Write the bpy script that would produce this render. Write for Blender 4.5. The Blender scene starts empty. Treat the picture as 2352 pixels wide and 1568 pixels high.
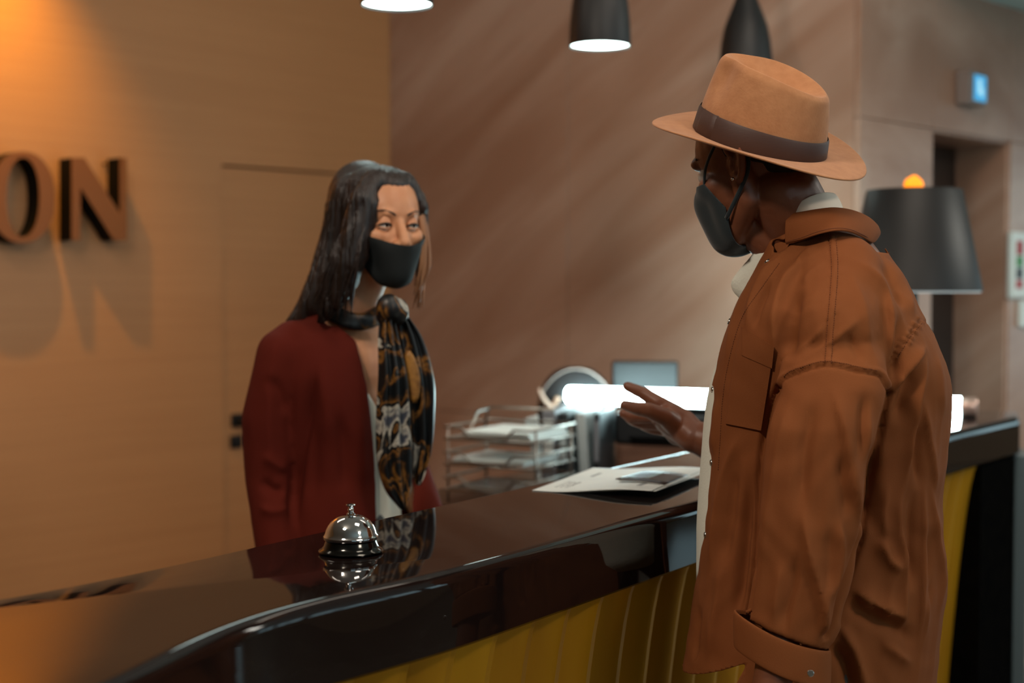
import bpy, bmesh, math, random
import numpy as np
from mathutils import Vector, Matrix
from mathutils.bvhtree import BVHTree

# ------------------------------------------------------------------ camera, world, light, exposure
PITCH = math.radians(90 - 2.174)
FPX = 3267.0
CAM = Vector((0, 0, 1.45))
cam_data = bpy.data.cameras.new('camera')
cam = bpy.data.objects.new('camera', cam_data)
bpy.context.scene.collection.objects.link(cam)
cam.location = CAM
cam.rotation_euler = (PITCH, 0, 0)
cam_data.sensor_width = 36.0
cam_data.lens = FPX / 2352 * 36
cam_data.clip_start = 0.05
cam_data.dof.use_dof = True
cam_data.dof.focus_distance = 2.02
cam_data.dof.aperture_fstop = 2.8
bpy.context.scene.camera = cam

world = bpy.data.worlds.new('world')
bpy.context.scene.world = world
world.use_nodes = True
world.node_tree.nodes['Background'].inputs[0].default_value = (0.35, 0.5, 0.6, 1)
world.node_tree.nodes['Background'].inputs[1].default_value = 0.35
vs = bpy.context.scene.view_settings
vs.view_transform = 'Standard'
vs.look = 'None'
vs.gamma = 1
vs.use_curve_mapping = False
vs.exposure = 0.0

# plan directions of the building: U runs along the reception wall, V points out of it
U = Vector((0.695, 0.719, 0))
V = Vector((0.719, -0.695, 0))
P0 = Vector((-1.109, 5.4, 0))
CORN = P0 + U * 0.876
ECOR = CORN + V * 2.207

def area(name, loc, target, sx, sy, power, col):
    l = bpy.data.lights.new(name, 'AREA')
    l.shape = 'RECTANGLE'; l.size = sx; l.size_y = sy; l.energy = power; l.color = col
    o = bpy.data.objects.new(name, l)
    bpy.context.scene.collection.objects.link(o)
    o.location = loc
    o.rotation_euler = (Vector(target) - Vector(loc)).to_track_quat('-Z', 'Y').to_euler()
    return o

def spot(name, loc, target, power, col, angle=60, blend=0.7, size=0.03):
    l = bpy.data.lights.new(name, 'SPOT')
    l.energy = power; l.color = col; l.spot_size = math.radians(angle); l.spot_blend = blend
    l.shadow_soft_size = size
    o = bpy.data.objects.new(name, l)
    bpy.context.scene.collection.objects.link(o)
    o.location = loc
    o.rotation_euler = (Vector(target) - Vector(loc)).to_track_quat('-Z', 'Y').to_euler()
    return o

WARM = (1.0, 0.72, 0.46)
NEUT = (1.0, 0.86, 0.72)
COOL = (0.62, 0.93, 1.0)
AMBER = (1.0, 0.50, 0.008)
# unseen area lamps added overhead as key and fill, daylight through the far lobby windows, the amber wall washer over the sign
area('lobby_ceiling_light', (1.9, 0.2, 2.96), (1.1, 1.6, 1.0), 0.5, 0.5, 30, NEUT)  # added key from the right, on the man and the gold front
area('entrance_ceiling_light', (-1.0, 0.7, 2.96), (0.4, 2.0, 1.2), 0.35, 0.35, 40, NEUT)  # added key from the upper left
area('counter_ceiling_light', (0.55, 1.75, 2.96), (0.5, 2.1, 1.2), 0.5, 0.5, 9, NEUT)
area('niche_ceiling_light', (-1.3, 3.2, 2.96), (-1.5, 4.4, 0.4), 0.9, 0.9, 11, NEUT)  # added ambient fill for the sign wall
area('lift_ceiling_light', (3.2, 3.9, 2.96), (2.4, 5.0, 1.0), 1.2, 1.2, 62, (1.0, 0.96, 0.86))  # added to brighten the lift wall and soffit
area('marble_ceiling_light', (0.9, 3.2, 2.96), (0.6, 4.6, 1.5), 0.8, 0.5, 9, NEUT)
SPOT_T = -0.98
sp = P0 + U * SPOT_T + V * 0.42
spot('sign_wall_washer', (sp.x, sp.y, 2.93), tuple(P0 + U * (SPOT_T - 0.02) + Vector((0, 0, 1.9))), 82, AMBER, 84, 1.0, 0.02)

# ------------------------------------------------------------------ helpers
SC = bpy.context.scene.collection
ORG = {}

def ray(px, py):
    cx = (px - 1176) / FPX
    cy = -(py - 784) / FPX
    c, s = math.cos(PITCH), math.sin(PITCH)
    return Vector((cx, cy * c + s, cy * s - c))

def P(px, py, depth):
    d = ray(px, py)
    return CAM + d * (depth / d.y)

def PZ(px, py, z):
    d = ray(px, py)
    return CAM + d * ((z - CAM.z) / d.z)

def PN(px, py, p0, n):
    d = ray(px, py)
    return CAM + d * ((p0 - CAM).dot(n) / d.dot(n))

def wallpt(px, py, off=0.0):
    return PN(px, py, P0 + V * off, V)

def rwallpt(px, py, off=0.0):
    return PN(px, py, ECOR + V * off, V)

def project(co):
    """world coordinates (n,3) -> pixel coordinates"""
    co = np.asarray(co) - np.array(CAM)
    c, s = math.cos(PITCH), math.sin(PITCH)
    x = co[:, 0]
    y = co[:, 1] * c + co[:, 2] * s
    z = -co[:, 1] * s + co[:, 2] * c
    return 1176 + FPX * x / (-z), 784 - FPX * y / (-z)

def s2l(c):
    c = c / 255.0
    return c / 12.92 if c <= 0.04045 else ((c + 0.055) / 1.055) ** 2.4

def rgb(r, g, b):
    return (s2l(r), s2l(g), s2l(b), 1.0)

def mat(name, col, rough=0.6, metal=0.0, noise=None, bump=None, coat=0.0, emis=None, spec=None, sheen=0.0, wave=None, trans=0.0, sss=0.0):
    """noise=(scale, colour2, detail, (stretch xyz)); bump=(scale, strength, distance, (stretch))"""
    m = bpy.data.materials.new(name)
    m.use_nodes = True
    nt = m.node_tree
    b = nt.nodes['Principled BSDF']
    b.inputs['Base Color'].default_value = col
    b.inputs['Roughness'].default_value = rough
    b.inputs['Metallic'].default_value = metal
    b.inputs['Coat Weight'].default_value = coat
    if coat: b.inputs['Coat Roughness'].default_value = 0.04
    if spec is not None: b.inputs['Specular IOR Level'].default_value = spec
    if sheen: 
        b.inputs['Sheen Weight'].default_value = sheen
        b.inputs['Sheen Roughness'].default_value = 0.5
    if trans:
        b.inputs['Transmission Weight'].default_value = trans
    if sss:
        b.inputs['Subsurface Weight'].default_value = sss
        b.inputs['Subsurface Radius'].default_value = (0.01, 0.004, 0.002)
        b.inputs['Subsurface Scale'].default_value = 1.0
    if emis:
        b.inputs['Emission Color'].default_value = (*emis[0][:3], 1)
        b.inputs['Emission Strength'].default_value = emis[1]
    tc = nt.nodes.new('ShaderNodeTexCoord')
    if noise:
        mp = nt.nodes.new('ShaderNodeMapping')
        mp.inputs['Scale'].default_value = noise[3] if len(noise) > 3 else (1, 1, 1)
        if len(noise) > 4: mp.inputs['Rotation'].default_value = noise[4]
        n = nt.nodes.new('ShaderNodeTexNoise')
        n.inputs['Scale'].default_value = noise[0]
        n.inputs['Detail'].default_value = noise[2]
        mx = nt.nodes.new('ShaderNodeMix'); mx.data_type = 'RGBA'
        mx.inputs[6].default_value = col; mx.inputs[7].default_value = noise[1]
        r = nt.nodes.new('ShaderNodeMapRange')
        r.inputs[1].default_value = 0.35; r.inputs[2].default_value = 0.65
        nt.links.new(tc.outputs['Object'], mp.inputs[0])
        nt.links.new(mp.outputs[0], n.inputs['Vector'])
        nt.links.new(n.outputs['Fac'], r.inputs[0])
        nt.links.new(r.outputs[0], mx.inputs[0])
        nt.links.new(mx.outputs[2], b.inputs['Base Color'])
    if bump:
        mp = nt.nodes.new('ShaderNodeMapping')
        mp.inputs['Scale'].default_value = bump[3] if len(bump) > 3 else (1, 1, 1)
        n = nt.nodes.new('ShaderNodeTexNoise')
        n.inputs['Scale'].default_value = bump[0]
        n.inputs['Detail'].default_value = 3
        bn = nt.nodes.new('ShaderNodeBump')
        bn.inputs['Strength'].default_value = bump[1]
        bn.inputs['Distance'].default_value = bump[2]
        nt.links.new(tc.outputs['Object'], mp.inputs[0])
        nt.links.new(mp.outputs[0], n.inputs['Vector'])
        nt.links.new(n.outputs['Fac'], bn.inputs['Height'])
        nt.links.new(bn.outputs[0], b.inputs['Normal'])
    return m

def tag(o, label=None, cat=None, group=None, kind=None):
    if label: o['label'] = label
    if cat: o['category'] = cat
    if group: o['group'] = group
    if kind: o['kind'] = kind
    return o

def empty(name, loc, label=None, cat=None, group=None, kind=None):
    o = bpy.data.objects.new(name, None)
    SC.objects.link(o)
    o.location = loc
    o.empty_display_size = 0.05
    ORG[o.name] = Vector(loc)
    return tag(o, label, cat, group, kind)

def mk(name, verts, faces, m, parent=None, smooth=True, sharp=None):
    """one mesh object; verts are world coordinates. parent may be an Empty or another mesh made here"""
    org = ORG[parent.name] if parent else Vector((0, 0, 0))
    me = bpy.data.meshes.new(name)
    vv = np.asarray([tuple(v) for v in verts], dtype=float) if not isinstance(verts, np.ndarray) else verts
    if parent is None:
        c = (vv.min(0) + vv.max(0)) / 2
        c[2] = vv[:, 2].min()
        org = Vector(c)
    me.from_pydata([tuple(v) for v in (vv - np.array(org))], [], [tuple(f) for f in faces])
    me.validate(clean_customdata=False)
    bm = bmesh.new(); bm.from_mesh(me)
    bmesh.ops.recalc_face_normals(bm, faces=bm.faces)
    bm.to_mesh(me); bm.free()
    if m: me.materials.append(m)
    if smooth:
        me.polygons.foreach_set('use_smooth', [True] * len(me.polygons))
        if sharp: 
            me.set_sharp_from_angle(angle=math.radians(sharp))
    o = bpy.data.objects.new(name, me)
    SC.objects.link(o)
    if parent:
        o.parent = parent
        if parent.type == 'MESH' or parent.name in MESHROOT:
            o.location = (0, 0, 0)
    else:
        o.location = org
    ORG[o.name] = org
    return o
MESHROOT = set()

def box(c, s, ax=None):
    """centre, full size, axes -> verts, faces"""
    c = Vector(c)
    ax = ax or (Vector((1, 0, 0)), Vector((0, 1, 0)), Vector((0, 0, 1)))
    v = []
    for i in (-1, 1):
        for j in (-1, 1):
            for k in (-1, 1):
                v.append(c + ax[0] * (i * s[0] / 2) + ax[1] * (j * s[1] / 2) + ax[2] * (k * s[2] / 2))
    f = [(0, 1, 3, 2), (4, 6, 7, 5), (0, 4, 5, 1), (2, 3, 7, 6), (0, 2, 6, 4), (1, 5, 7, 3)]
    return v, f

def join(*parts):
    V_, F_ = [], []
    for v, f in parts:
        n = len(V_)
        V_ += [Vector(a) for a in v]
        F_ += [tuple(i + n for i in q) for q in f]
    return V_, F_

def bev(o, w=0.003, seg=2):
    b = o.modifiers.new('bevel', 'BEVEL')
    b.width = w; b.segments = seg; b.limit_method = 'ANGLE'; b.angle_limit = math.radians(40)
    for p in o.data.polygons: p.use_smooth = True
    o.data.set_sharp_from_angle(angle=math.radians(50))
    return o

def lathe(c, prof, n=48, ax=None, cap=False):
    """prof: list of (r, z). Returns verts, faces around the z axis (or frame ax)"""
    c = Vector(c)
    ax = ax or (Vector((1, 0, 0)), Vector((0, 1, 0)), Vector((0, 0, 1)))
    v, f = [], []
    for r, z in prof:
        for i in range(n):
            a = 2 * math.pi * i / n
            v.append(c + ax[0] * (r * math.cos(a)) + ax[1] * (r * math.sin(a)) + ax[2] * z)
    for j in range(len(prof) - 1):
        for i in range(n):
            k = (i + 1) % n
            f.append((j * n + i, j * n + k, (j + 1) * n + k, (j + 1) * n + i))
    if cap:
        f.append(tuple(range(n)))
        f.append(tuple(range((len(prof) - 1) * n, len(prof) * n)))
    return v, f

def smooth_path(pts, sub=8):
    """Catmull-Rom through points (any dimension)"""
    p = [np.array(q, float) for q in pts]
    p = [2 * p[0] - p[1]] + p + [2 * p[-1] - p[-2]]
    out = []
    for i in range(1, len(p) - 2):
        for k in range(sub):
            t = k / sub
            a, b, c, d = p[i - 1], p[i], p[i + 1], p[i + 2]
            out.append(0.5 * ((2 * b) + (c - a) * t + (2 * a - 5 * b + 4 * c - d) * t * t + (3 * b - a - 3 * c + d) * t ** 3))
    out.append(p[-2])
    return out

def tube(pts, rad, n=10, cap=True, flat=1.0, side=None):
    """tube along points; rad is a number or list; flat squeezes the second axis"""
    pts = [Vector(p) for p in pts]
    m = len(pts)
    if not hasattr(rad, '__len__'): rad = [rad] * m
    v, f = [], []
    prev = side
    for i in range(m):
        t = (pts[min(i + 1, m - 1)] - pts[max(i - 1, 0)])
        t = t.normalized() if t.length > 1e-9 else Vector((0, 0, 1))
        if prev is None:
            prev = t.orthogonal()
        a = (prev - t * prev.dot(t))
        if a.length < 1e-6: a = t.orthogonal()
        a.normalize()
        b = t.cross(a)
        prev = a
        for k in range(n):
            an = 2 * math.pi * k / n
            v.append(pts[i] + a * (rad[i] * math.cos(an)) + b * (rad[i] * flat * math.sin(an)))
    for i in range(m - 1):
        for k in range(n):
            q = (k + 1) % n
            f.append((i * n + k, i * n + q, (i + 1) * n + q, (i + 1) * n + k))
    if cap:
        f.append(tuple(range(n)))
        f.append(tuple(range((m - 1) * n, m * n)))
    return v, f

def grid_faces(nu, nv, closed_u=False):
    f = []
    for i in range(nu if closed_u else nu - 1):
        for j in range(nv - 1):
            a = (i % nu) * nv + j; b = ((i + 1) % nu) * nv + j
            f.append((a, b, b + 1, a + 1))
    return f

def ellipsoid(c, r, ax=None, n=24, m=14):
    c = Vector(c)
    ax = ax or (Vector((1, 0, 0)), Vector((0, 1, 0)), Vector((0, 0, 1)))
    v = [c + ax[2] * r[2]]
    for j in range(1, m):
        th = math.pi * j / m
        for i in range(n):
            a = 2 * math.pi * i / n
            v.append(c + ax[0] * (r[0] * math.sin(th) * math.cos(a)) + ax[1] * (r[1] * math.sin(th) * math.sin(a)) + ax[2] * (r[2] * math.cos(th)))
    v.append(c - ax[2] * r[2])
    f = []
    for i in range(n):
        f.append((0, 1 + i, 1 + (i + 1) % n))
        f.append((len(v) - 1, 1 + (m - 2) * n + (i + 1) % n, 1 + (m - 2) * n + i))
    for j in range(m - 2):
        for i in range(n):
            k = (i + 1) % n
            f.append((1 + j * n + i, 1 + (j + 1) * n + i, 1 + (j + 1) * n + k, 1 + j * n + k))
    return v, f

def capsule(a, b, ra, rb, n=16):
    """rounded cone"""
    a, b = Vector(a), Vector(b)
    d = b - a
    L = max(d.length, 1e-6); t = d / L
    x = t.orthogonal().normalized(); y = t.cross(x)
    prof = []
    for k in range(7):
        an = math.pi / 2 * (1 - k / 6)
        prof.append((max(ra * math.cos(an), 1e-5), -ra * math.sin(an)))
    for k in range(7):
        an = math.pi / 2 * (k / 6)
        prof.append((max(rb * math.cos(an), 1e-5), L + rb * math.sin(an)))
    return lathe(a, prof, n, (x, y, t), cap=True)

def chain(pts, rad, n=16):
    return join(*[capsule(pts[i], pts[i + 1], rad[i], rad[i + 1], n) for i in range(len(pts) - 1)])

def remesh(parts, voxel, smooth=4, lam=0.5):
    """boolean-free union of closed shells: voxel remesh then Laplacian smoothing. -> verts (n,3), faces"""
    v, f = join(*parts)
    me = bpy.data.meshes.new('tmp'); me.from_pydata([tuple(a) for a in v], [], f)
    bm = bmesh.new(); bm.from_mesh(me); bmesh.ops.recalc_face_normals(bm, faces=bm.faces); bm.to_mesh(me); bm.free()
    o = bpy.data.objects.new('tmp', me); SC.objects.link(o)
    r = o.modifiers.new('r', 'REMESH'); r.mode = 'VOXEL'; r.voxel_size = voxel; r.adaptivity = 0
    dg = bpy.context.evaluated_depsgraph_get()
    ev = o.evaluated_get(dg).to_mesh()
    n = len(ev.vertices)
    co = np.empty(n * 3); ev.vertices.foreach_get('co', co); co = co.reshape(-1, 3)
    nl = len(ev.loops)
    li = np.empty(nl, dtype=np.int64); ev.loops.foreach_get('vertex_index', li)
    ls = np.empty(len(ev.polygons), dtype=np.int64); ev.polygons.foreach_get('loop_start', ls)
    lt = np.empty(len(ev.polygons), dtype=np.int64); ev.polygons.foreach_get('loop_total', lt)
    faces = [tuple(li[s:s + t]) for s, t in zip(ls, lt)]
    e = np.empty(len(ev.edges) * 2, dtype=np.int64); ev.edges.foreach_get('vertices', e); e = e.reshape(-1, 2)
    o.evaluated_get(dg).to_mesh_clear()
    bpy.data.objects.remove(o); bpy.data.meshes.remove(me)
    co = laplace(co, e, smooth, lam)
    return co, faces, e

def laplace(co, e, it, lam=0.5, mask=None):
    n = len(co)
    deg = np.bincount(e.ravel(), minlength=n).astype(float)
    deg[deg == 0] = 1
    for _ in range(it):
        acc = np.zeros_like(co)
        for k in range(3):
            acc[:, k] = np.bincount(e[:, 0], co[e[:, 1], k], n) + np.bincount(e[:, 1], co[e[:, 0], k], n)
        d = (acc / deg[:, None] - co) * lam
        if mask is not None: d *= mask[:, None]
        co = co + d
    return co

def normals(co, faces):
    q = np.array([f if len(f) == 4 else (f[0], f[1], f[2], f[2]) for f in faces])
    n = np.cross(co[q[:, 2]] - co[q[:, 0]], co[q[:, 3]] - co[q[:, 1]])
    out = np.zeros_like(co)
    for k in range(4):
        for a in range(3):
            out[:, a] += np.bincount(q[:, k], n[:, a], len(co))
    l = np.linalg.norm(out, axis=1); l[l == 0] = 1
    return out / l[:, None]

def pl_dist(x, y, pts):
    """distance from each (x,y) to a polyline, and the parameter 0..1 along it"""
    pts = np.array(pts, float)
    seg = np.linalg.norm(np.diff(pts, axis=0), axis=1)
    cum = np.concatenate([[0], np.cumsum(seg)])
    best = np.full(len(x), 1e9); par = np.zeros(len(x)); sgn = np.zeros(len(x))
    for i in range(len(pts) - 1):
        a, b = pts[i], pts[i + 1]
        d = b - a; L2 = max(d @ d, 1e-9)
        t = np.clip(((x - a[0]) * d[0] + (y - a[1]) * d[1]) / L2, 0, 1)
        dx = x - (a[0] + t * d[0]); dy = y - (a[1] + t * d[1])
        dd = np.hypot(dx, dy)
        m = dd < best
        best[m] = dd[m]; par[m] = ((cum[i] + t * seg[i]) / cum[-1])[m]
        sgn[m] = np.sign(d[0] * dy - d[1] * dx)[m]
    return best, par, sgn

def folds(co, faces, lst, lmask, gain=1.0):
    """raise or sink a surface along folds. lst: (points, width px, height m[, 'step'])"""
    nrm = normals(co, faces)
    x, y = project(co)
    disp = np.zeros(len(co))
    for it in lst:
        pts, w, h = it[:3]
        pts = smooth_path(pts, 5) if len(pts) > 2 else pts
        d, par, s = pl_dist(x, y, pts)
        fade = np.clip(np.minimum(par, 1 - par) / 0.32, 0, 1)
        fade = fade * fade * (3 - 2 * fade)
        if len(it) > 3 and it[3] == 'step':
            k = np.exp(-(d / w) ** 2) * np.where(s > 0, 1, 0) * np.clip(np.minimum(par, 1 - par) / 0.06, 0, 1)
        elif len(it) > 3 and it[3] == 'line':
            k = np.exp(-(d / w) ** 2)
        elif len(it) > 3:          # asymmetric fold: gentle on one side, steep on the other
            ww = np.where(s * it[3] > 0, w * 1.6, w * 0.55)
            k = np.exp(-(d / ww) ** 2) * fade
        else:
            k = np.exp(-(d / w) ** 2) * fade
        if h > 0 and not (len(it) > 3 and it[3] == 'line'):      # crests are sharper than hollows
            ww = np.where(s * it[3] > 0, w * 1.7, w * 0.6) if len(it) > 3 else w
            k = np.exp(-(np.sqrt(d * d + (0.3 * ww) ** 2) - 0.3 * ww) / ww * 1.25) * np.exp(-(d / (ww * 3)) ** 2) * fade
        disp += h * k * gain * (1.25 if h < 0 and len(it) < 4 else 1.0)
    return co + nrm * (disp * lmask)[:, None]

def crease(co, faces, amp, fa=34.0, fz=7.0, seed=0.0):
    """fine sharp-crested cloth creases running mostly downwards"""
    from mathutils import noise as mn
    nr = normals(co, faces)
    d = np.empty(len(co))
    for i, c in enumerate(co):
        sw = 0.02 * math.sin(c[2] * 9 + seed)
        a = mn.noise(Vector(((c[0] + sw) * fa + seed, (c[1] + sw) * fa, c[2] * fz)))
        b = mn.noise(Vector((c[0] * fa * 0.45 + 7 + seed, c[1] * fa * 0.45, c[2] * fz * 1.3)))
        d[i] = (0.5 - abs(a) * 1.6) * (0.35 + max(b, 0) * 1.5)
    return co + nr * (d * amp)[:, None]

def soften_border(bm, it=12):
    for _ in range(it):
        mv = {}
        for v_ in bm.verts:
            if v_.is_boundary:
                nb_s = [e.other_vert(v_) for e in v_.link_edges if e.is_boundary]
                if len(nb_s) == 2: mv[v_] = (v_.co * 2 + nb_s[0].co + nb_s[1].co) / 4
        for k, v_ in mv.items(): k.co = v_

def bvh(co, faces):
    return BVHTree.FromPolygons([tuple(c) for c in co], faces)

def cast(tree, px, py, off=0.0, fallback=2.0):
    d = ray(px, py).normalized()
    hit, n, i, dist = tree.ray_cast(CAM, d)
    if hit is None:
        return P(px, py, fallback), -d
    if n.dot(d) > 0: n = -n
    return hit + n * off, n

# ------------------------------------------------------------------ materials
M = {}
M['wall_wood'] = mat('wall_wood', rgb(196, 142, 95), 0.5, noise=(3.0, rgb(190, 136, 90), 6, (0.4, 0.4, 14)), bump=(6, 0.03, 0.001, (0.5, 0.5, 22)))
M['wall_plain'] = mat('wall_plain', rgb(190, 160, 130), 0.7, noise=(2.0, rgb(180, 150, 120), 3))
M['ceiling'] = mat('ceiling', rgb(205, 205, 200), 0.8)
M['floor'] = mat('floor', rgb(120, 105, 92), 0.18, noise=(1.5, rgb(100, 86, 74), 5))

def marble(name, base, vein, pale):
    m = bpy.data.materials.new(name); m.use_nodes = True
    nt = m.node_tree; b = nt.nodes['Principled BSDF']
    b.inputs['Roughness'].default_value = 0.32
    tc = nt.nodes.new('ShaderNodeTexCoord')
    mp = nt.nodes.new('ShaderNodeMapping')
    mp.inputs['Rotation'].default_value = (0, 0, math.radians(44))
    mp2 = nt.nodes.new('ShaderNodeMapping')
    mp3 = nt.nodes.new('ShaderNodeMapping')
    mp3.inputs['Rotation'].default_value = (0, math.radians(32), 0)
    mp2.inputs['Scale'].default_value = (0.35, 1.0, 2.4)
    nt.links.new(tc.outputs['Object'], mp.inputs[0]); nt.links.new(mp.outputs[0], mp3.inputs[0]); nt.links.new(mp3.outputs[0], mp2.inputs[0])
    n1 = nt.nodes.new('ShaderNodeTexNoise'); n1.inputs['Scale'].default_value = 1.5; n1.inputs['Detail'].default_value = 6
    n1.inputs['Distortion'].default_value = 0.6
    n2 = nt.nodes.new('ShaderNodeTexNoise'); n2.inputs['Scale'].default_value = 4.0; n2.inputs['Detail'].default_value = 8
    n2.inputs['Distortion'].default_value = 1.2
    nt.links.new(mp2.outputs[0], n1.inputs['Vector']); nt.links.new(mp2.outputs[0], n2.inputs['Vector'])
    r = nt.nodes.new('ShaderNodeValToRGB')
    r.color_ramp.elements[0].position = 0.34; r.color_ramp.elements[0].color = vein
    r.color_ramp.elements[1].position = 0.68; r.color_ramp.elements[1].color = pale
    e = r.color_ramp.elements.new(0.5); e.color = base
    nt.links.new(n1.outputs['Fac'], r.inputs[0])
    mx = nt.nodes.new('ShaderNodeMix'); mx.data_type = 'RGBA'
    r2 = nt.nodes.new('ShaderNodeMapRange'); r2.inputs[1].default_value = 0.55; r2.inputs[2].default_value = 0.75
    r2.inputs[4].default_value = 0.45
    nt.links.new(n2.outputs['Fac'], r2.inputs[0]); nt.links.new(r2.outputs[0], mx.inputs[0])
    nt.links.new(r.outputs[0], mx.inputs[6]); mx.inputs[7].default_value = vein
    nt.links.new(mx.outputs[2], b.inputs['Base Color'])
    return m
M['marble'] = marble('marble', rgb(174, 138, 118), rgb(158, 118, 96), rgb(194, 164, 146))
M['marble_dark'] = M['marble']
M['black_stone'] = mat('black_stone', rgb(22, 14, 12), 0.035, noise=(900, rgb(30, 22, 20), 2), spec=0.5)
M['gold'] = mat('gold', rgb(214, 158, 26), 0.42, 0.3, noise=(7, rgb(186, 130, 18), 6, (1, 1, 0.12)), bump=(30, 0.06, 0.002, (1, 1, 0.05)))
M['black_panel'] = mat('black_panel', rgb(10, 10, 10), 0.9, noise=(30, rgb(15, 14, 13), 3), spec=0.0)
M['black_matte'] = mat('black_matte', rgb(18, 18, 20), 0.5)
M['black_shade'] = mat('black_shade', rgb(18, 17, 18), 0.5, bump=(300, 0.2, 0.0005))
M['chrome'] = mat('chrome', rgb(215, 215, 215), 0.06, 1.0)
M['steel'] = mat('steel', rgb(150, 146, 142), 0.28, 1.0, noise=(4, rgb(120, 112, 106), 3, (1, 1, 0.2)))
M['tube'] = mat('tube_glow', (1, 1, 1, 1), 0.4, emis=((0.66, 0.97, 1.0), 40.0))
M['pendant_glow'] = mat('pendant_glow', (1, 1, 1, 1), 0.4, emis=((0.80, 1.0, 0.95), 9.0))
M['amber_glow'] = mat('amber_glow', rgb(230, 130, 20), 0.3, emis=(rgb(255, 140, 0), 1.6))
M['shade_glow'] = mat('shade_diffuser', rgb(225, 225, 215), 0.5, emis=(rgb(190, 205, 210), 0.5))
M['sign_blue'] = mat('display_glow', rgb(60, 150, 200), 0.3, emis=(rgb(70, 165, 215), 0.75))
M['sign_ice'] = mat('display_bright', rgb(160, 210, 230), 0.3, emis=(rgb(150, 205, 230), 0.8))
M['grey_box'] = mat('grey_box', rgb(130, 112, 104), 0.5)
M['paper'] = mat('paper', rgb(232, 232, 226), 0.6, noise=(12, rgb(224, 226, 222), 2))
M['print'] = mat('print', rgb(150, 150, 150), 0.6)
M['leather'] = mat('leather', rgb(46, 28, 24), 0.35, bump=(250, 0.3, 0.0006))
M['silver_print'] = mat('silver_print', rgb(150, 175, 178), 0.35, 0.3)
M['wire'] = mat('wire', rgb(150, 138, 128), 0.35, 0.9)
M['dark_wood'] = mat('dark_wood', rgb(70, 44, 28), 0.4, noise=(5, rgb(54, 33, 22), 5, (1, 1, 8)))
M['mid_wood'] = mat('mid_wood', rgb(120, 84, 66), 0.45, noise=(5, rgb(104, 70, 54), 5, (1, 1, 8)))
M['letter_face'] = mat('letter_face', rgb(138, 80, 24), 0.45, 0.2)
M['letter_side'] = mat('letter_side', rgb(9, 7, 6), 0.7, spec=0.15)
M['teal_side'] = mat('side_panel', rgb(96, 110, 114), 0.3)
M['lift_steel'] = mat('lift_steel', rgb(96, 86, 80), 0.3, 0.85, noise=(3, rgb(74, 68, 66), 3, (1, 1, 0.2)))

# ------------------------------------------------------------------ room shell
H = 3.0
A_ = P0 + U * -6.0
B_ = A_ + V * 7
G_ = ECOR + U * 8
H_ = B_ + U * 14.876
def wallbox(name, a, b, out, thick=0.12, z0=0, z1=H, m=None):
    a, b = Vector(a), Vector(b)
    d = (b - a); L = d.length; d.normalize()
    c = (a + b) / 2 - out * (thick / 2); c.z = (z0 + z1) / 2
    v, f = box(c, (L, thick, z1 - z0), (d, out, Vector((0, 0, 1))))
    o = mk(name, v, f, m, None, smooth=False); tag(o, kind='structure'); return o

# left (reception) wall, cut around the flush door
DL = wallpt(509, 377)
tL = (DL - P0).dot(U)
tR = 0.80
zD = DL.z
def lw(t, off=0): return P0 + U * t + V * off
wl = wallbox('wall_left', A_, lw(tL), V, m=M['wall_wood'])
v1, f1 = box((lw((tL + tR) / 2, -0.06) + Vector((0, 0, (zD + H) / 2))), (tR - tL, 0.12, H - zD), (U, V, Vector((0, 0, 1))))
v2, f2 = box((lw((tR + 0.876) / 2, -0.06) + Vector((0, 0, H / 2))), (0.876 - tR, 0.12, H), (U, V, Vector((0, 0, 1))))
o = mk('wall_panel_over_door', *join((v1, f1), (v2, f2)), M['wall_wood'], wl, smooth=False)
o.name = 'wall_panel'
# door leaf, set 8 mm back with a shadow gap
dr = empty('door_1', tuple(lw((tL + tR) / 2)), kind='structure')
v, f = box(lw((tL + tR) / 2, -0.03) + Vector((0, 0, (zD - 0.006) / 2 + 0.003)), (tR - tL - 0.014, 0.035, zD - 0.016), (U, V, Vector((0, 0, 1))))
mk('door_leaf', v, f, M['wall_wood'], dr, smooth=False)
v, f = box(lw((tL + tR) / 2, -0.075) + Vector((0, 0, zD / 2)), (tR - tL, 0.03, zD), (U, V, Vector((0, 0, 1))))
mk('door_backing', v, f, M['dark_wood'], dr, smooth=False)
hp = wallpt(547, 965, 0.0)
th = (hp - P0).dot(U)
def plate(t, z, w, h, d, off=-0.0125):
    return box(lw(t, off + d / 2) + Vector((0, 0, z)), (w, d, h), (U, V, Vector((0, 0, 1))))
hd = mk('door_handle', *join(plate(th, hp.z, 0.05, 0.05, 0.012), 
        tube([lw(th, -0.005) + Vector((0, 0, hp.z)), lw(th, 0.045) + Vector((0, 0, hp.z)), lw(th + 0.012, 0.05) + Vector((0, 0, hp.z)), lw(th + 0.12, 0.05) + Vector((0, 0, hp.z))], [0.011, 0.011, 0.011, 0.010], 12)),
        M['black_matte'], dr); hd.data.set_sharp_from_angle(angle=0.8)
kp = wallpt(545, 1014)
tk = (kp - P0).dot(U)
hd = mk('keyhole_plate', *join(plate(tk, kp.z, 0.05, 0.05, 0.01), lathe(lw(tk, -0.0125) + Vector((0, 0, kp.z)), [(0.014, 0), (0.014, 0.02), (0.011, 0.022), (0.0001, 0.022)], 20, (U, Vector((0, 0, 1)), V))), M['black_matte'], dr); hd.data.set_sharp_from_angle(angle=0.8)

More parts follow.
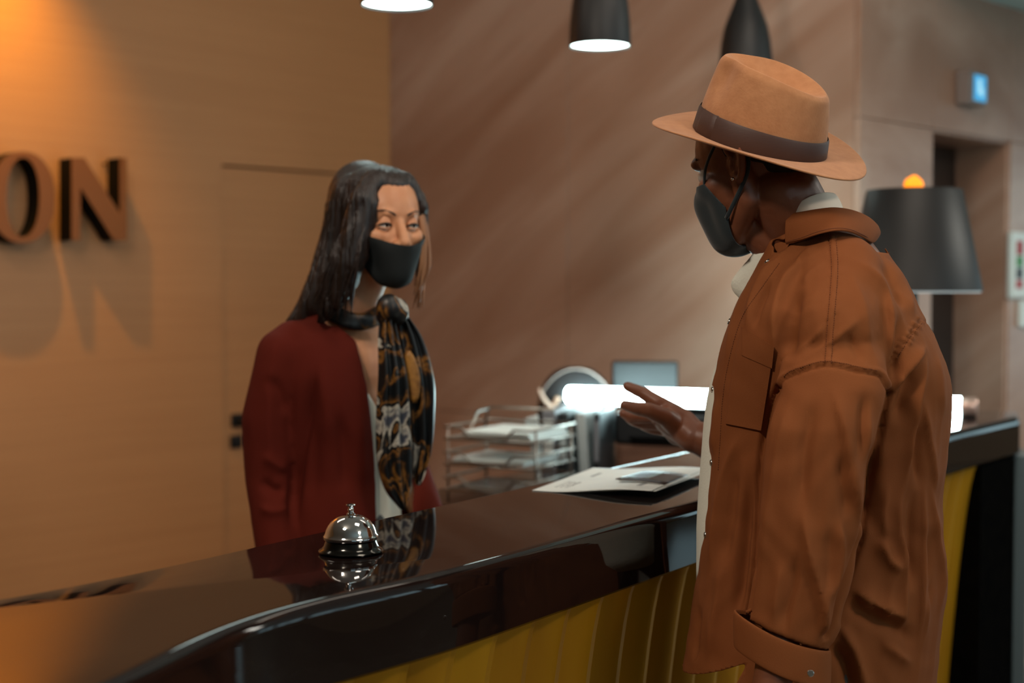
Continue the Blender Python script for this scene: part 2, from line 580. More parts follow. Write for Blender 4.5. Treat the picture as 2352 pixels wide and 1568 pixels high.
# marble return wall: slabs standing on a backing wall
wb = wallbox('wall_back', CORN, ECOR, U * -1, m=M['marble_dark'])
def slabs(parent, a, d, out, cuts, rows, m, thick=0.02, gap=0.0022):
    k = 0
    for i in range(len(cuts) - 1):
        for j in range(len(rows) - 1):
            w = cuts[i + 1] - cuts[i] - gap; h = rows[j + 1] - rows[j] - gap
            c = a + d * ((cuts[i] + cuts[i + 1]) / 2) + out * (thick / 2)
            c = Vector((c.x, c.y, (rows[j] + rows[j + 1]) / 2))
            v, f = box(c, (w, thick, h), (d, out, Vector((0, 0, 1))))
            o = mk('marble_slab', v, f, m, parent, smooth=False)
            bev(o, 0.0012, 1)
            k += 1
q = PN(1312, 600, CORN, U)
s1 = (q - CORN).dot(V)
slabs(wb, CORN, V, U * -1, [0.0, s1 - 0.0, 2.207 - 0.001], [0.0, 0.95, 3.0], M['marble'])

# right (lift lobby) wall with the lift opening
OA = rwallpt(2131, 295); OB = rwallpt(2309, 328)
ta = (OA - ECOR).dot(U); tb = (OB - ECOR).dot(U)
zO = (OA.z + OB.z) / 2
wr = wallbox('wall_right', ECOR + U * 0.12, ECOR + U * (ta), V, m=M['marble'])
v1, f1 = box(ECOR + U * ((tb + 8) / 2) - V * 0.06 + Vector((0, 0, H / 2)), (8 - tb, 0.12, H), (U, V, Vector((0, 0, 1))))
v2, f2 = box(ECOR + U * ((ta + tb) / 2) - V * 0.06 + Vector((0, 0, (H + zO) / 2)), (tb - ta, 0.12, H - zO), (U, V, Vector((0, 0, 1))))
o = mk('wall_panel', *join((v1, f1), (v2, f2)), M['marble'], wr, smooth=False)
slabs(wr, ECOR, U, V, [-0.02, ta], [0, zO, 3.0], M['marble'])
slabs(wr, ECOR, U, V, [ta, tb], [zO, 3.0], M['marble'])
slabs(wr, ECOR, U, V, [tb, tb + 0.9, tb + 1.8, tb + 2.7, tb + 3.6], [0, zO, 3.0], M['marble'])
# lift doorway: jambs, head, two steel leaves set back
ld = empty('door_2', tuple(ECOR + U * ((ta + tb) / 2)), kind='structure')
RD = 0.19
for nm, c, s in (('jamb', ECOR + U * (ta - 0.005) - V * (RD / 2) + Vector((0, 0, zO / 2)), (0.03, RD + 0.02, zO)),
                 ('jamb', ECOR + U * (tb + 0.005) - V * (RD / 2) + Vector((0, 0, zO / 2)), (0.03, RD + 0.02, zO)),
                 ('door_head', ECOR + U * ((ta + tb) / 2) - V * (RD / 2) + Vector((0, 0, zO + 0.005)), (tb - ta, RD + 0.02, 0.03))):
    v, f = box(c, s, (U, V, Vector((0, 0, 1))))
    bev(mk(nm, v, f, M['marble'], ld, smooth=False), 0.003, 2)
wd = (tb - ta)
for i in (0, 1):
    c = ECOR + U * (ta + wd * (0.25 + 0.5 * i)) - V * (RD + 0.015 + 0.0) + Vector((0, 0, zO / 2))
    v, f = box(c, (wd / 2 - 0.004, 0.03, zO), (U, V, Vector((0, 0, 1))))
    bev(mk('lift_door_leaf', v, f, M['lift_steel'], ld, smooth=False), 0.003, 2)
v, f = box(ECOR + U * ((ta + tb) / 2) - V * (RD + 0.05) + Vector((0, 0, zO / 2)), (wd + 0.1, 0.02, zO), (U, V, Vector((0, 0, 1))))
mk('door_backing', v, f, M['black_matte'], ld, smooth=False)

# far, front and camera-side walls, floor, ceiling, soffit
wallbox('wall_front', A_, B_, U, m=M['wall_plain'])
wallbox('wall_camera_side', B_, H_, V * -1, m=M['wall_plain'])
# far wall with three lobby windows
FB = (H_ - G_); FL = FB.length; FD = FB.normalized()
wf = wallbox('wall_far', G_, G_ + FD * 0.5, U * -1, m=M['wall_plain'])
pcs = []
zz = Vector((0, 0, 1))
NW = 3; wW = (FL - 1.0) / NW
for i in range(NW):
    a = 0.5 + i * wW
    pcs.append(box(G_ + FD * (a + 0.09) + U * 0.06 + zz * (H / 2), (0.18, 0.12, H), (FD, U, zz)))
pcs.append(box(G_ + FD * (FL / 2) + U * 0.06 + zz * 0.25, (FL, 0.12, 0.5), (FD, U, zz)))
pcs.append(box(G_ + FD * (FL / 2) + U * 0.06 + zz * (H - 0.15), (FL, 0.12, 0.3), (FD, U, zz)))
pcs.append(box(G_ + FD * (FL - 0.25) + U * 0.06 + zz * (H / 2), (0.5, 0.12, H), (FD, U, zz)))
mk('wall_panel', *join(*pcs), M['wall_plain'], wf, smooth=False)
M['daylight'] = mat('daylight_glass', (0.5, 0.7, 0.75, 1), 0.2, emis=((0.55, 0.82, 0.92), 2.0))
for i in range(NW):
    a = 0.5 + i * wW
    w = empty('window_%d' % (i + 1), tuple(G_ + FD * (a + wW / 2)), kind='structure')
    v, f = box(G_ + FD * (a + 0.18 + (wW - 0.18) / 2) + U * 0.08 + zz * 1.6, (wW - 0.18, 0.02, 2.2), (FD, U, zz))
    mk('pane', v, f, M['daylight'], w, smooth=False)
    fr = []
    for tt in (0.2, (wW + 0.18) / 2, wW - 0.02):
        fr.append(box(G_ + FD * (a + tt) + U * 0.05 + zz * 1.6, (0.05, 0.06, 2.2), (FD, U, zz)))
    for z in (0.52, 2.68): fr.append(box(G_ + FD * (a + 0.18 + (wW - 0.18) / 2) + U * 0.05 + zz * z, (wW - 0.18, 0.06, 0.05), (FD, U, zz)))
    mk('window_frame', *join(*fr), M['black_matte'], w, smooth=False)

cd_ = (H_ - B_).normalized()
for i in range(6):  # unseen glowing panes added on the solid wall, for the counter edge highlight
    c = B_ + cd_ * (2.2 + i * 1.9)
    w = empty('window_%d' % (4 + i), tuple(c), kind='structure')
    v, f = box(c - V * 0.02 + zz * 2.15, (1.6, 0.02, 1.0), (cd_, V, zz)); mk('pane', v, f, M['daylight'], w, smooth=False)
    mk('window_frame', *join(*[box(c - V * 0.03 + zz * z, (1.7, 0.05, 0.06), (cd_, V, zz)) for z in (1.63, 2.67)], *[box(c - V * 0.03 + cd_ * a + zz * 2.15, (0.06, 0.05, 1.1), (cd_, V, zz)) for a in (-0.82, 0.0, 0.82)]), M['black_matte'], w, smooth=False)

def slabpoly(name, pts, z0, z1, m):
    n = len(pts)
    v = [Vector((p.x, p.y, z0)) for p in pts] + [Vector((p.x, p.y, z1)) for p in pts]
    f = [tuple(range(n)), tuple(range(n, 2 * n))] + [(i, (i + 1) % n, n + (i + 1) % n, n + i) for i in range(n)]
    o = mk(name, v, f, m, None, smooth=False); tag(o, kind='structure'); return o
outl = [A_, CORN, ECOR, G_, H_, B_]
fl = slabpoly('floor', outl, -0.05, 0.0, M['floor'])
cl = slabpoly('ceiling', outl, H, H + 0.05, M['ceiling'])
tS = (rwallpt(2248, 3) - ECOR).dot(U)
zS = rwallpt(2300, 17).z
v, f = box(ECOR + U * (0.3 + 3) + V * 0.75 + Vector((0, 0, (zS + H) / 2)), (6.0, 1.46, H - zS - 0.002), (U, V, zz))
M['soffit'] = mat('soffit', rgb(190, 214, 212), 0.7)
o = mk('trim_1', v, f, M['soffit'], None, smooth=False); tag(o, kind='structure')

# ------------------------------------------------------------------ sign letters on the reception wall
def letter(name, outer_px, inner_px, label, off=0.095, deep=0.085):
    def loop(pp, o_): return [wallpt(x, y, o_) for x, y in pp]
    root = empty(name, tuple(wallpt(*outer_px[0], 0.0)), label, 'letter', 'letters of the wall sign')
    fo = loop(outer_px, off); bo = [p - V * deep for p in fo]
    n = len(fo)
    bm = bmesh.new()
    # front face as filled polygon with hole
    def ring(pts):
        vs_ = [bm.verts.new(p) for p in pts]
        return vs_, [bm.edges.new((vs_[i], vs_[(i + 1) % len(vs_)])) for i in range(len(vs_))]
    _, e1 = ring(fo)
    es = list(e1)
    fi = None
    if inner_px:
        fi = loop(inner_px, off); _, e2 = ring(fi); es += e2
    bmesh.ops.triangle_fill(bm, use_beauty=True, use_dissolve=False, edges=es)
    bm.verts.index_update()
    fv = [v.co.copy() for v in bm.verts]; ff = [tuple(v.index for v in f_.verts) for f_ in bm.faces]
    bm.free()
    # thin front plate
    thick = [p - V * 0.004 for p in fv]
    nn = len(fv)
    ff2 = ff + [tuple(i + nn for i in reversed(q)) for q in ff]
    def rim(k0, cnt, tot):
        return [(k0 + i, k0 + (i + 1) % cnt, tot + k0 + (i + 1) % cnt, tot + k0 + i) for i in range(cnt)]
    ff2 += rim(0, n, nn)
    if fi: ff2 += rim(n, len(fi), nn)
    mk('letter_face', fv + thick, ff2, M['letter_face'], root, smooth=False)
    # dark return
    sv = [p - V * 0.004 for p in fo] + bo
    sf = [(i, (i + 1) % n, n + (i + 1) % n, n + i) for i in range(n)]
    if fi:
        b0 = len(sv); m_ = len(fi)
        sv += [p - V * 0.004 for p in fi] + [p - V * deep for p in fi]
        sf += [(b0 + i, b0 + (i + 1) % m_, b0 + m_ + (i + 1) % m_, b0 + m_ + i) for i in range(m_)]
    # back plate
    b1 = len(sv)
    sv += [p - V * deep for p in fv]
    sf += [tuple(i + b1 for i in q) for q in ff]
    mk('letter_return', sv, sf, M['letter_side'], root, smooth=False)
    # stand-off pins to the wall
    pins = []
    for k in (0, n // 3, 2 * n // 3):
        a = fo[k].lerp(sum(fo, Vector()) / n, 0.12 if not fi else 0.0)
        if fi: a = fo[k].lerp(fi[int(k * len(fi) / n)], 0.5)
        mk('wall_pin', *tube([a - V * (deep - 0.002), a - V * (off + 0.002)], 0.004, 8), M['letter_side'], root)
    return root
def ell(cx, cy, rx, ry, n=56, p=2.15):
    out = []
    for i in range(n):
        a = 2 * math.pi * i / n
        c, s = math.cos(a), math.sin(a)
        out.append((cx + rx * math.copysign(abs(c) ** (2 / p), c), cy - ry * math.copysign(abs(s) ** (2 / p), s)))
    return out
letter('sign_letter_o', ell(52, 453, 75, 105), ell(53, 453, 38, 91), 'bronze-faced letter O with black sides on the reception wall').name = 'sign_letter'
letter('sign_letter', [(165, 362), (194, 362), (276, 490), (276, 362), (292, 363), (292, 552), (262, 552), (185, 430), (185, 552), (165, 552)], None,
       'bronze-faced letter N with black sides, at the right end of the sign')

# ------------------------------------------------------------------ reception counter
ZT = 1.10
front_px = [(381, 1504), (497, 1449), (612, 1408), (748, 1371), (884, 1347), (1020, 1317), (1156, 1279), (1360, 1218), (1497, 1181), (1598, 1157)]
front = [Vector((-1.9, 0.88, 0)), Vector((-1.3, 0.86, 0)), Vector((-0.80, 0.87, 0)), Vector((-0.55, 0.92, 0)), Vector((-0.42, 1.02, 0)), Vector((-0.365, 1.14, 0))]
for a in front_px:
    q = PZ(a[0], a[1] + 3, ZT); front.append(Vector((q.x, q.y, 0)))
front += [Vector((0.62, 2.80, 0)), Vector((1.03, 3.40, 0))]
qe = PZ(2343, 957, ZT); front.append(Vector((qe.x, qe.y, 0)))
def resample(pts, step):
    p = [Vector((a[0], a[1], 0)) for a in smooth_path([(q.x, q.y) for q in pts], 12)]
    # light smoothing
    for _ in range(260):
        p = [p[0]] + [(p[i - 1] + p[i] * 2 + p[i + 1]) / 4 for i in range(1, len(p) - 1)] + [p[-1]]
    cum = [0]
    for i in range(1, len(p)): cum.append(cum[-1] + (p[i] - p[i - 1]).length)
    n = max(2, int(cum[-1] / step)); out = []; j = 0
    for k in range(n + 1):
        s = cum[-1] * k / n
        while j < len(p) - 2 and cum[j + 1] < s: j += 1
        t = (s - cum[j]) / max(cum[j + 1] - cum[j], 1e-9)
        out.append(p[j].lerp(p[j + 1], t))
    return out
fr_ = resample(front, 0.02)
back_px = [(0, 1385), (290, 1316), (575, 1250), (860, 1188), (1018, 1156), (1219, 1109), (1388, 1074), (1557, 1038)]
back = [Vector((-1.9, 1.30, 0)), Vector((-1.2, 1.28, 0)), Vector((-0.86, 1.30, 0))]
for a in back_px:
    q = PZ(a[0], a[1], ZT); back.append(Vector((q.x, q.y, 0)))
back += [Vector((0.80, 3.70, 0)), Vector((1.03, 4.06, 0))]
bk_ = resample(back, 0.02)
qb = PZ(2338, 944, ZT)
rightend = [Vector((1.12, 4.10, 0)), Vector((qb.x, qb.y, 0))]
outline = fr_ + [Vector((qb.x, qb.y, 0))] + [Vector((1.12, 4.11, 0))] + bk_[::-1]
def round_slab(outl, z0, z1, r, k=6, lower=0.004):
    n = len(outl)
    nor = []
    for i in range(n):
        t = (outl[(i + 1) % n] - outl[i - 1]).normalized()
        nor.append(Vector((t.y, -t.x, 0)))
    # which side is outside
    ar = sum(outl[i].x * outl[(i + 1) % n].y - outl[(i + 1) % n].x * outl[i].y for i in range(n))
    sg = 1 if ar > 0 else -1
    rings = []
    for j in range(k + 1):
        a = math.pi / 2 * j / k
        rings.append((r * (1 - math.sin(a)), z1 - r * (1 - math.cos(a))))
    rings.append((0, z0 + lower)); rings.append((lower, z0))
    v, f = [], []
    for ins, z in rings:
        for i in range(n):
            q = outl[i] - nor[i] * (sg * ins)
            v.append(Vector((q.x, q.y, z)))
    m = len(rings)
    for j in range(m - 1):
        for i in range(n):
            f.append((j * n + i, j * n + (i + 1) % n, (j + 1) * n + (i + 1) % n, (j + 1) * n + i))
    f.append(tuple(range(n))); f.append(tuple(range((m - 1) * n, m * n)))
    return v, f
ctr = empty('reception_counter', (0.2, 2.2, 0), 'long curved reception counter with polished black top and gold fluted front', 'counter')
o = mk('countertop', *round_slab(outline, 1.0, ZT, 0.019, k=9), M['black_stone'], ctr, sharp=40)

# fluted gold front: one slat after the other under the fascia
L = 0; cumf = [0]
for i in range(1, len(fr_)):
    cumf.append(cumf[-1] + (fr_[i] - fr_[i - 1]).length)
def fpos(s):
    s = max(0, min(s, cumf[-1] - 1e-6))
    import bisect
    j = min(bisect.bisect_right(cumf, s) - 1, len(fr_) - 2)
    t = (s - cumf[j]) / (cumf[j + 1] - cumf[j])
    p = fr_[j].lerp(fr_[j + 1], t)
    i0, i1 = max(j - 3, 0), min(j + 4, len(fr_) - 1)
    d = (fr_[i1] - fr_[i0]).normalized()
    return p, d, Vector((d.y, -d.x, 0))       # position, tangent, outward normal
# arc length where a known flute boundary falls
def arc_of(px, py, z=1.0):
    q = PZ(px, py, z); best = None
    for i, p in enumerate(fr_):
        dd = (Vector((q.x, q.y, 0)) - p).length
        if best is None or dd < best[0]: best = (dd, cumf[i])
    return best[1]
sA = arc_of(1073, 1472); sB = arc_of(1554, 1308)
pitch = (sB - sA) / 6
qg = PZ(2256, 1068, 1.0)
s_end = arc_of(2256, 1068) + 0.045
prof_u = [0.0, 0.02, 0.12, 0.25, 0.4, 0.55, 0.68, 0.76, 0.775, 0.88, 0.985, 1.0]
prof_d = [-0.046, -0.045, -0.040, -0.0310, -0.0200, -0.0100, -0.0020, 0.0, 0.0004, -0.0020, -0.0045, -0.030]
zs = [1.004] + [1.0 - 0.98 * (k / 12) ** 1.5 for k in range(1, 13)]
def inset(z): return 0.018 + 0.1 * max(1.0 - z, 0) ** 0.6
n0 = -int(sA / pitch)
k = n0
while True:
    s0 = sA + k * pitch
    if s0 + pitch > s_end + 0.02: break
    k += 1
    if s0 < 0.02: continue
    v = []
    for u, dd in zip(prof_u, prof_d):
        p, t, nn_ = fpos(s0 + u * pitch * 0.996)
        for z in zs:
            q = p + nn_ * (dd - inset(z)); v.append(Vector((q.x, q.y, z)))
    nu, nv = len(prof_u), len(zs)
    f = grid_faces(nu, nv)
    b0 = len(v)
    for u in (0.0, 1.0):
        p, t, nn_ = fpos(s0 + u * pitch * 0.996)
        for z in zs:
            q = p + nn_ * (-0.054 - inset(z)); v.append(Vector((q.x, q.y, z)))
    for j in range(nv - 1):
        f.append((j, j + 1, b0 + j + 1, b0 + j))
        f.append(((nu - 1) * nv + j, (nu - 1) * nv + j + 1, b0 + nv + j + 1, b0 + nv + j))
        f.append((b0 + j, b0 + j + 1, b0 + nv + j + 1, b0 + nv + j))
    o = mk('slat', v, f, M['gold'], ctr, sharp=25)
s_gold = s0
# black carcass behind the slats, and the black pier at the far end
def band(s_from, s_to, out0, out1, step=0.03):
    n = max(2, int((s_to - s_from) / step))
    a = []; b = []
    for i in range(n + 1):
        p, t, nn_ = fpos(s_from + (s_to - s_from) * i / n)
        a.append(p + nn_ * out0); b.append(p + nn_ * out1)
    return a, b
a, b = band(0.02, s_end - 0.01, -0.135, -0.19)
n = len(a)
v = [Vector((p.x, p.y, z)) for z in (0, 1.0) for p in a + b[::-1]]
m_ = 2 * n
f = [(i, (i + 1) % m_, m_ + (i + 1) % m_, m_ + i) for i in range(m_)] + [tuple(range(m_)), tuple(range(m_, 2 * m_))]
mk('carcass', v, f, M['black_panel'], ctr, smooth=False)
# pier
pe, te, ne = fpos(cumf[-1])
ps_, ts_, ns_ = fpos(s_end)
pier = [ps_ - ns_ * 0.012, pe - ne * 0.012 - te * 0.012, Vector((qb.x, qb.y, 0)) - te * 0.01 - ne * 0.02, ps_ - ns_ * 0.26]
# its near edge leans like the slats
v = []
for z in (0.0, 0.25, 0.5, 0.7, 0.85, 0.93, 0.97, 1.0):
    ln = (inset(z) - 0.018)
    nearedge = pier[0] - ns_ * 0.0
    v += [Vector((p.x, p.y, z)) for p in pier]
f = []
for j in range(7):
    for i in range(4):
        f.append((j * 4 + i, j * 4 + (i + 1) % 4, (j + 1) * 4 + (i + 1) % 4, (j + 1) * 4 + i))
f += [(0, 1, 2, 3), (28, 29, 30, 31)]
mk('end_pier', v, f, M['black_panel'], ctr, smooth=False)
# end face closing the counter, teal light painted into its grey
c = (pier[1] + pier[2]) / 2; dd = (pier[2] - pier[1]); ll = dd.length; dd.normalize(); on = Vector((dd.y, -dd.x, 0))
if on.dot(te) < 0: on = -on
v, f = box(c + on * 0.02 + Vector((0, 0, 0.5)), (ll, 0.035, 0.99), (dd, on, zz))
bev(mk('end_panel', v, f, M['teal_side'], ctr, smooth=False), 0.003)

# ------------------------------------------------------------------ service bell
bc = PZ(806, 1269, ZT)
bl = empty('service_bell', (bc.x, bc.y, ZT), 'chrome push-button service bell on the black countertop', 'bell')
def lat(name, prof, m, parent, c=bc, n=64, z=ZT, sharp=35):
    return mk(name, *lathe((c.x, c.y, z), prof, n, cap=False), m, parent, sharp=sharp)
M['bell_base'] = mat('bell_base', rgb(60, 60, 58), 0.12, 1.0)
lat('base', [(0.0001, 0.001), (0.0405, 0.001), (0.0425, 0.002), (0.0428, 0.0035), (0.041, 0.0055), (0.038, 0.007), (0.0355, 0.010), (0.034, 0.0145), (0.033, 0.0165), (0.030, 0.0175), (0.0001, 0.0175)], M['bell_base'], bl)
lat('dome', [(0.0335, 0.0185), (0.0355, 0.0185), (0.0362, 0.0195), (0.0362, 0.0225), (0.0352, 0.0235), (0.0338, 0.0265), (0.0325, 0.031), (0.0300, 0.0360), (0.0265, 0.0410), (0.022, 0.0450), (0.016, 0.0485), (0.009, 0.0503), (0.0001, 0.0508)], M['chrome'], bl)
lat('plunger', [(0.0055, 0.0498), (0.0055, 0.0525), (0.0035, 0.0535), (0.0030, 0.0550), (0.0042, 0.0560), (0.0042, 0.0575), (0.0030, 0.0590), (0.0028, 0.0610), (0.0055, 0.0622), (0.0062, 0.0635), (0.0055, 0.0648), (0.0001, 0.0655)], M['chrome'], bl)

# ------------------------------------------------------------------ leaflet and passport wallet
def sheet(name, corners, nu, nv, zf, m, parent=None, thick=0.0006):
    v = []
    for k in (0, 1):
        for i in range(nu):
            for j in range(nv):
                u, w = i / (nu - 1), j / (nv - 1)
                p = corners[0].lerp(corners[1], u).lerp(corners[3].lerp(corners[2], u), w)
                v.append(Vector((p.x, p.y, zf(u, w) + k * thick)))
    n = nu * nv
    f = grid_faces(nu, nv); f += [tuple(i + n for i in reversed(q)) for q in f]
    for i in range(nu - 1):
        f.append((i * nv, (i + 1) * nv, n + (i + 1) * nv, n + i * nv)); f.append((i * nv + nv - 1, (i + 1) * nv + nv - 1, n + (i + 1) * nv + nv - 1, n + i * nv + nv - 1))
    for j in range(nv - 1):
        f.append((j, j + 1, n + j + 1, n + j)); b_ = (nu - 1) * nv
        f.append((b_ + j, b_ + j + 1, n + b_ + j + 1, n + b_ + j))
    return mk(name, v, f, m, parent)
lc = [PZ(1222, 1127, ZT), PZ(1363, 1075, ZT), PZ(1625, 1074, ZT + 0.012), PZ(1496, 1129, ZT + 0.012)]
lr = empty('leaflet', tuple((lc[0] + lc[2]) / 2)[:2] + (ZT,), 'white folded leaflet lying open on the countertop in front of the man in the hat', 'leaflet')
def lz(u, w): return ZT + 0.0006 + 0.0125 * (math.sin(min(1, max(0, (w - 0.12) / 0.75)) * math.pi / 2) ** 2) * (1 - 0.15 * u) 
sheet('upper_sheet', lc, 24, 36, lz, M['paper'], lr)
lc2 = [p + Vector((0.012, -0.004, 0)) for p in lc]
sheet('lower_sheet', [lc[0] + Vector((0.03, 0.01, 0)), lc[1] + Vector((0.02, -0.01, 0)), lc[2] + Vector((0.012, -0.006, 0)), lc[3] + Vector((0.008, 0.006, 0))], 24, 36, lambda u, w: lz(u, w * 0.96) - 0.0016 * min(1, w * 4), M['paper'], lr)
pr = []
random.seed(4)
def on_sheet(u, w, h): 
    p = lc[0].lerp(lc[1], u).lerp(lc[3].lerp(lc[2], u), w); return Vector((p.x, p.y, lz(u, w) + h))
def printbox(u0, u1, w0, w1):
    q = [on_sheet(u0, w0, 0.0009), on_sheet(u1, w0, 0.0009), on_sheet(u1, w1, 0.0009), on_sheet(u0, w1, 0.0009)]
    q2 = [a - Vector((0, 0, 0.0004)) for a in q]
    return q + q2, [(0, 1, 2, 3), (4, 5, 6, 7), (0, 1, 5, 4), (1, 2, 6, 5), (2, 3, 7, 6), (3, 0, 4, 7)]
for r_ in range(7):
    u = 0.16 + r_ * 0.035
    for k_ in range(3):
        w = 0.10 + k_ * 0.045
        pr.append(printbox(u, u + 0.010, w, w + random.uniform(0.02, 0.04)))
pr.append(printbox(0.62, 0.78, 0.16, 0.19)); pr.append(printbox(0.24, 0.34, 0.205, 0.215)); pr.append(printbox(0.15, 0.35, 0.80, 0.84))
tag(mk('printed_lines', *join(*pr), M['print'], lr, smooth=False), kind='stuff')
# passport wallet lying on the leaflet
pc = [PZ(1414, 1101, ZT + 0.0145), PZ(1478, 1083, ZT + 0.0145), PZ(1580, 1090, ZT + 0.0155), PZ(1527, 1112, ZT + 0.0155)]
pw = empty('passport_wallet', tuple((pc[0] + pc[2]) / 2)[:2] + (ZT + 0.013,), 'dark brown document wallet with a pale printed rectangle, on the white leaflet', 'wallet')
sheet('cover', pc, 6, 10, lambda u, w: ZT + 0.0145 + 0.002 * math.sin(w * math.pi), M['leather'], pw, 0.0018)
sheet('inner_pages', [p + Vector((0.004, -0.003, 0)) for p in pc], 6, 10, lambda u, w: ZT + 0.0131 + 0.002 * math.sin(w * math.pi), M['paper'], pw, 0.0009)
def pat(u, w): 
    p = pc[0].lerp(pc[1], u).lerp(pc[3].lerp(pc[2], u), w); return Vector((p.x, p.y, ZT + 0.0166 + 0.002 * math.sin(w * math.pi)))
def prb(u0, u1, w0, w1):
    q = [pat(u0, w0), pat(u1, w0), pat(u1, w1), pat(u0, w1)]; q2 = [a - Vector((0, 0, 0.0006)) for a in q]
    return q + q2, [(0, 1, 2, 3), (4, 5, 6, 7), (0, 1, 5, 4), (1, 2, 6, 5), (2, 3, 7, 6), (3, 0, 4, 7)]
mk('printed_frame', *join(prb(0.22, 0.34, 0.12, 0.55), prb(0.22, 0.86, 0.46, 0.55)), M['silver_print'], pw, smooth=False)

# ------------------------------------------------------------------ pendants
def pendant(px, py, w, label):
    d = 0.16 * FPX / w
    c = P(px, py, d)
    root = empty('pendant_lamp', (c.x, c.y, c.z), label, 'lamp', 'black pendant lamps over the counter')
    pf = [(0.08, 0), (0.0805, 0.004), (0.0785, 0.06), (0.073, 0.11), (0.064, 0.155), (0.049, 0.195), (0.033, 0.235), (0.023, 0.28), (0.017, 0.34), (0.014, 0.40), (0.0001, 0.402)]
    pin = [(0.0001, 0.395), (0.012, 0.38), (0.03, 0.23), (0.062, 0.15), (0.076, 0.06), (0.0775, 0.0)]
    mk('shade', *lathe((c.x, c.y, c.z), pin + pf[:], 48), M['black_matte'], root, sharp=50)
    mk('diffuser', *lathe((c.x, c.y, c.z), [(0.0001, 0.006), (0.05, 0.006), (0.0765, 0.0055), (0.0765, 0.014), (0.0001, 0.014)], 40), M['pendant_glow'], root, sharp=50)
    mk('cord', *tube([(c.x, c.y, c.z + 0.40), (c.x, c.y, H)], 0.004, 8), M['black_matte'], root)
    mk('ceiling_rose', *lathe((c.x, c.y, H - 0.03), [(0.0001, 0), (0.045, 0), (0.05, 0.006), (0.05, 0.03), (0.0001, 0.03)], 32), M['black_matte'], root, sharp=40)
    l = bpy.data.lights.new('pendant_light', 'SPOT'); l.energy = 9; l.color = (0.8, 1.0, 0.95); l.spot_size = math.radians(110); l.spot_blend = 0.6; l.shadow_soft_size = 0.05
    lo = bpy.data.objects.new('pendant_light', l); SC.objects.link(lo); lo.parent = root; lo.location = (0, 0, -0.012)
    return root
pendant(912, 12, 165, 'black pendant lamp nearest the sign wall, its lit rim above the receptionist')
pendant(1378, 107, 140, 'black pendant lamp with lit rim, hanging between the receptionist and the man')
pendant(1713, 181, 122, 'black bottle-shaped pendant lamp hanging behind the crown of the tan hat')

# ------------------------------------------------------------------ table lamp on the far end of the counter
lx, ly = 1.065, 3.78
lm = empty('table_lamp', (lx, ly, ZT), 'black drum-shade table lamp standing at the far end of the counter', 'lamp')
zb = 1.45 - (668 - 660) / FPX * ly; zt = 1.45 - (438 - 660) / FPX * ly
mk('lamp_shade', *lathe((lx, ly, 0), [(0.121, zt), (0.1225, zt + 0.001), (0.124, zt), (0.1775, zb + 0.001), (0.1765, zb), (0.175, zb + 0.001), (0.121, zt)], 72), M['black_shade'], lm, sharp=50)
mk('shade_diffuser', *lathe((lx, ly, 0), [(0.0001, zb + 0.004), (0.172, zb + 0.004), (0.172, zb - 0.004), (0.0001, zb - 0.004)], 64), M['shade_glow'], lm, sharp=50)
mk('shade_top', *lathe((lx, ly, 0), [(0.0001, zt - 0.012), (0.119, zt - 0.012), (0.119, zt - 0.009), (0.0001, zt - 0.009)], 48), M['black_matte'], lm, sharp=50)
mk('stem', *lathe((lx, ly, 0), [(0.0001, ZT), (0.062, ZT), (0.062, ZT + 0.012), (0.02, ZT + 0.02), (0.013, ZT + 0.04), (0.013, zb), (0.0001, zb)], 32), M['black_matte'], lm, sharp=40)
fz = zt - 0.009
mk('finial_glow', *remesh([ellipsoid((lx - 0.011, ly, fz + 0.022), (0.0165, 0.015, 0.022)), ellipsoid((lx + 0.010, ly, fz + 0.022), (0.015, 0.014, 0.020)), ellipsoid((lx, ly, fz + 0.036), (0.014, 0.013, 0.014)), capsule((lx, ly, fz), (lx, ly, fz + 0.02), 0.008, 0.008)], 0.003, 2)[:2], M['amber_glow'], lm)

# ------------------------------------------------------------------ glowing tube lamp
ta_ = Vector((0.163, 4.26, 1.128)); tb_ = Vector((1.225, 3.865, 1.126))
td = (tb_ - ta_).normalized()
tl = empty('tube_lamp', tuple((ta_ + tb_) / 2 - Vector((0, 0, 0.026))), 'long glowing white tube lamp lying across the counter end behind the man', 'lamp')
sx = td.orthogonal().normalized(); sy = td.cross(sx)
LT = (tb_ - ta_).length
mk('glowing_tube', *lathe(ta_, [(0.0001, 0), (0.018, 0.001), (0.0245, 0.006), (0.0255, 0.014), (0.0255, LT)], 32, (sx, sy, td)), M['tube'], tl)
M['copper'] = mat('copper_cap', rgb(215, 180, 165), 0.3, 0.6)
mk('end_cap', *lathe(tb_, [(0.0255, -0.002), (0.0262, 0), (0.0262, 0.036), (0.022, 0.041), (0.0001, 0.042)], 32, (sx, sy, td)), M['copper'], tl, sharp=40)

# ------------------------------------------------------------------ back desk and what stands on it
dC = Vector((0.29, 4.02, 0)); dA = Vector((0.543, 0.84, 0)).normalized(); dB = Vector((dA.y, -dA.x, 0))
dsk = empty('back_desk', tuple(dC), 'dark wooden back desk behind the counter, under the trays and binders', 'desk')
v, f = box(dC + Vector((0, 0, 0.885)), (1.24, 0.66, 0.03), (dA, dB, zz))
bev(mk('desktop', v, f, M['dark_wood'], dsk, smooth=False), 0.003)
for sgn in (-1, 1):
    v, f = box(dC + dA * (sgn * 0.58) + Vector((0, 0, 0.435)), (0.03, 0.62, 0.87), (dA, dB, zz))
    mk('side_panel', v, f, M['dark_wood'], dsk, smooth=False)
v, f = box(dC - dB * 0.25 + Vector((0, 0, 0.55)), (1.12, 0.02, 0.6), (dA, dB, zz)); mk('back_panel', v, f, M['dark_wood'], dsk, smooth=False)
ZD = 0.90
